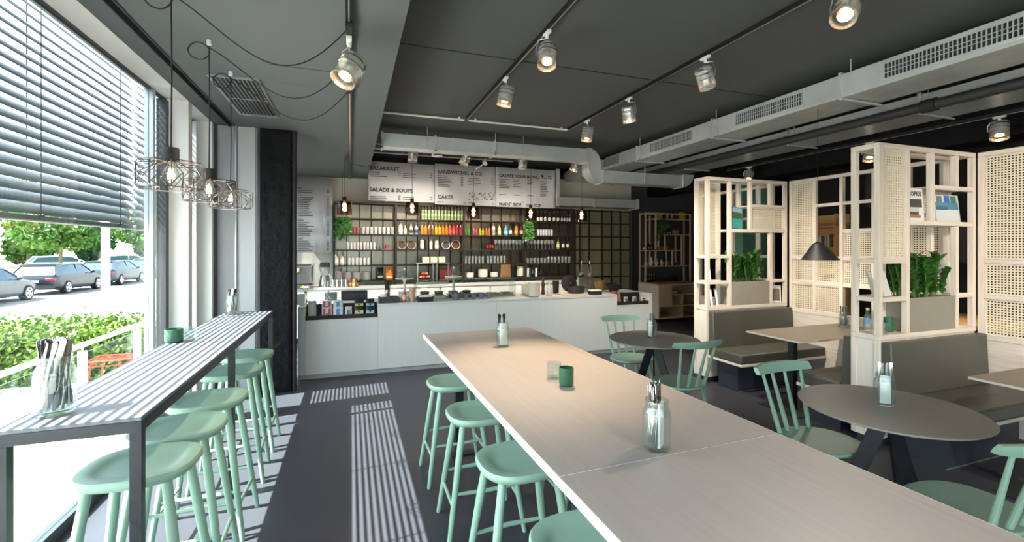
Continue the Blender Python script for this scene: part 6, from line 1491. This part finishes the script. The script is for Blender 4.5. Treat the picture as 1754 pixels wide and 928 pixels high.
# red wire stool by the hedge
p = onz(196, 640, -0.02); t = thing('red_garden_stool', 'low red wire garden stool between railing and hedge', 'stool', (-2.52, 6.3, -0.0195)); m_red = M('red_lacquer', '#c8402a', 0.4)
for sx in (-1, 1):
    for sy in (-1, 1): G().cyl((sx * 0.17, sy * 0.17, 0), (sx * 0.13, sy * 0.13, 0.38), 0.009, n=8).build('leg', m_red, t)
g = G()
for k in range(9): g.cyl((-0.16 + k * 0.04, -0.16, 0.385), (-0.16 + k * 0.04, 0.16, 0.385), 0.005, n=6)
for z, r in ((0.385, 0.165), (0.33, 0.16)):
    for q in (-1, 1): g.cyl((-r, q * r, z), (r, q * r, z), 0.007, n=6).cyl((q * r, -r, z), (q * r, r, z), 0.007, n=6)
g.build('seat', m_red, t)
# white lamp post
p = onz(181, 535, ZR); t = thing('street_post', 'thick white street post beyond the hedge', 'post', (p.x, p.y, ZR))
G().cyl((0, 0, 0), (0, 0, 9), 0.13, 0.11, n=18).build('pole', m_rw, t); G().cyl((0, 0, 0), (0, 0, 0.75), 0.14, n=18).build('sleeve', M('post_sleeve', '#b9bdbf', 0.3, 0.5), t)
# lattice mast
t = thing('lattice_mast', 'white steel lattice mast beyond the street', 'mast', (-31.0, 40.5, ZR)); g = G()
for sx in (-.7, .7):
    for sy in (-.7, .7): g.bar((sx, sy, 0), (sx, sy, 14), 0.12, 0.12)
for k in range(10):
    z = k * 1.4
    for a, b in (((-.7, -.7), (.7, -.7)), ((.7, -.7), (.7, .7)), ((-.7, .7), (.7, .7)), ((-.7, -.7), (-.7, .7))): g.bar((*a, z), (*b, z + 1.4), 0.07, 0.07); g.bar((*b, z), (*a, z + 1.4), 0.07, 0.07)
g.build('lattice', m_rw, t)
# ---------------------------------------------------------------- cars
m_tyre = M('tyre', '#1c1c1d', 0.8, var=0.1); m_rim = M('alloy_rim', '#c2c4c6', 0.3, 0.8); m_cg = M('car_glass', '#2c4654', 0.12, var=0.1, spec=0.4); m_tail = M('tail_lamp', '#c01f24', 0.25, var=0.05)
def make_car(col, wagon, label, group, loc):
    """nose to +y, wheels on z=0"""
    t = thing('parked_car', label, 'car', loc, 0, group); paint = M('car_paint_' + col, '#' + col, 0.3, 0.1, var=0.03, coat=0.3)
    L = 4.75; W_ = 0.9
    st = [(-2.37, 0.45, 0.80, 0.78), (-2.3, 0.32, 0.95, 0.86), (-1.9, 0.25, 0.98, 0.9), (-0.8, 0.22, 0.97, 0.91), (0.6, 0.22, 0.96, 0.91), (1.2, 0.23, 0.93, 0.9), (1.9, 0.26, 0.82, 0.86), (2.25, 0.32, 0.7, 0.78), (2.38, 0.42, 0.6, 0.66)]
    g = G(); vs = []
    for y, z0, z1, w in st: vs += [(-w * 0.9, y, z0), (-w, y, z0 + 0.12), (-w, y, (z0 + z1) / 2), (-w * 0.97, y, z1 - 0.05), (-w * 0.86, y, z1), (w * 0.86, y, z1), (w * 0.97, y, z1 - 0.05), (w, y, (z0 + z1) / 2), (w, y, z0 + 0.12), (w * 0.9, y, z0)]
    n = 10; m = len(st); g.add(vs, [(i * n + k, i * n + (k + 1) % n, (i + 1) * n + (k + 1) % n, (i + 1) * n + k) for i in range(m - 1) for k in range(n)] + [tuple(range(n - 1, -1, -1)), tuple((m - 1) * n + k for k in range(n))]); g.build('body', paint, t, smooth=50)
    rb_ = -2.25 if wagon else -1.75
    cab = [(rb_, 0.96, 0.82), (rb_ + 0.35, 1.38, 0.66), (-0.6, 1.46, 0.66), (0.35, 1.40, 0.66), (1.15, 0.95, 0.80)]
    g = G(); vs = []
    for y, z, w in cab: vs += [(-w, y, z), (w, y, z)]
    vs += [(-0.84, y, 0.93) for y, z, w in cab] + [(0.84, y, 0.93) for y, z, w in cab]
    fs = [(2 * i, 2 * i + 1, 2 * i + 3, 2 * i + 2) for i in range(4)] + [(10 + i, 2 * i, 2 * i + 2, 11 + i) for i in range(4)] + [(15 + i, 16 + i, 2 * i + 3, 2 * i + 1) for i in range(4)]
    g.add(vs, fs).build('windows', m_cg, t, smooth=0)
    g = G(); 
    for s_ in (-1, 1):
        g.tube([(s_ * w * 1.01, y, z + 0.005) for y, z, w in cab], 0.035, 6)
    g.bx(-0.655, 0.655, rb_ + 0.33, 0.38, 1.40, 1.475); g.build('roof', paint, t)
    g = G()
    for s_ in (-1, 1): g.bar((s_ * 0.80, -0.35, 0.94), (s_ * 0.68, -0.35, 1.44), 0.05, 0.05)
    g.build('pillar', paint, t)
    for s_ in (-1, 1):
        for y in (-1.38, 1.45):
            wh = G().cyl((s_ * 0.70, y, 0.325), (s_ * 0.925, y, 0.325), 0.325, n=24).build('wheel', m_tyre, t); r_ = G().cyl((s_ * 0.92, y, 0.325), (s_ * 0.935, y, 0.325), 0.235, n=20).build('rim', m_rim, wh)
            g = G()
            for k in range(5): a = 2 * PI * k / 5; g.bar((s_ * 0.937, y + 0.1 * math.cos(a), 0.325 + 0.1 * math.sin(a)), (s_ * 0.937, y + 0.21 * math.cos(a + 0.3), 0.325 + 0.21 * math.sin(a + 0.3)), 0.05, 0.01, up=(s_, 0, 0))
            g.build('spoke_gap', m_tyre, wh)
        G().bx(min(s_ * 0.5, s_ * 0.87), max(s_ * 0.5, s_ * 0.87), -2.40, -2.28, 0.72, 0.83).build('tail_lamp', m_tail, t, bevel=0.02)
        G().box((s_ * 0.98, 0.75, 1.0), (0.18, 0.1, 0.12)).build('mirror', paint, t, bevel=0.02)
    G().bx(-0.26, 0.26, -2.405, -2.385, 0.62, 0.73).build('number_plate', m_white, t)
    return t
XCAR = -14.2
gcar = 'dark cars parked along the street'
make_car('4a4f57', False, 'grey saloon car parked nearest the hedge side, only its nose in view', gcar, (XCAR, 24.4, ZR))
make_car('20232c', True, 'black estate car parked between grey saloon and white post', gcar, (XCAR, 30.2, ZR))
make_car('3c4048', True, 'dark grey sport utility car parked behind the white post', gcar, (XCAR, 35.8, ZR))
make_car('5a6066', False, 'grey car at the far end of the parked row', gcar, (XCAR, 41.8, ZR))
wc = make_car('dcdfe2', True, 'white car in the lot behind the trimmed bushes', 'pale cars in the far lot', (-26.5, 40.5, ZR + 0.05)); wc.rotation_euler = (0, 0, -0.9)
for k, (x, y) in enumerate(((-27.5, 46), (-24.5, 52.5), (-21.5, 57.5), (-18.5, 62.0))):
    dup(wc, (x, y, ZR + 0.05), -0.9, ['white car parked second in the far lot', 'white car far behind the small tree', 'white car in the far lot by the post', 'white car at the end of the far lot'][k], 'pale cars in the far lot')
# bushes and trees
def foliage(name, label, cat, loc, rx, ry, rz_, z0, n, r, mat, seed, trunk=0.12, group=None):
    rnd = random.Random(seed); t = thing(name, label, cat, loc, 0, group); g = G(); bl = [(Vector((rnd.uniform(-.55, .55) * rx, rnd.uniform(-.55, .55) * ry, rnd.uniform(-.55, .55) * rz_)), rnd.uniform(.4, .62)) for _ in range(12)]
    for k in range(n):
        c_, s_ = bl[k % 12]; d = Vector((rnd.gauss(0, 1), rnd.gauss(0, 1), rnd.gauss(0, 1))).normalized() * rnd.uniform(0.8, 1.05)
        leafquad(g, Vector((c_.x + d.x * rx * s_, c_.y + d.y * ry * s_, z0 + c_.z + d.z * rz_ * s_)), r * rnd.uniform(0.7, 1.3), rnd)
    stuff(g.build('foliage', mat, t, smooth=0))
    if trunk: G().tube([(0, 0, 0), (0.05, 0, z0 * 0.6), (0, 0, z0)], [trunk, trunk * 0.8, trunk * 0.5], 8).build('trunk', m_trunk, t)
    return t
foliage('bush', 'rounded bright green bushes beside the lattice mast', 'bush', (-25.5, 33.5, ZR + 0.05), 4.6, 1.8, 0.85, 1.0, 3200, 0.16, m_h1, 51, 0.06)
foliage('street_tree', 'small street tree with open light green crown behind the black estate car', 'tree', (-21.5, 45.5, ZR + 0.05), 2.4, 2.4, 1.9, 3.7, 3000, 0.2, m_h2, 52, 0.13)
foliage('street_tree', 'light green street tree crown beside the white post', 'tree', (-17.6, 50.0, ZR + 0.05), 2.5, 2.5, 2.1, 3.9, 3000, 0.22, m_h2, 53, 0.13)
for k in range(9):
    x = -52 + k * 5.4; y = 60 + k * 3.2
    foliage('tall_tree', 'tall dark green tree in the row along the far lot', 'tree', (x, y, ZR), 2.9, 2.8, 5.0, 5.0, 4600, 0.46, m_h3 if k % 3 else m_h2, 60 + k, 0.25, 'tall trees along the far lot')
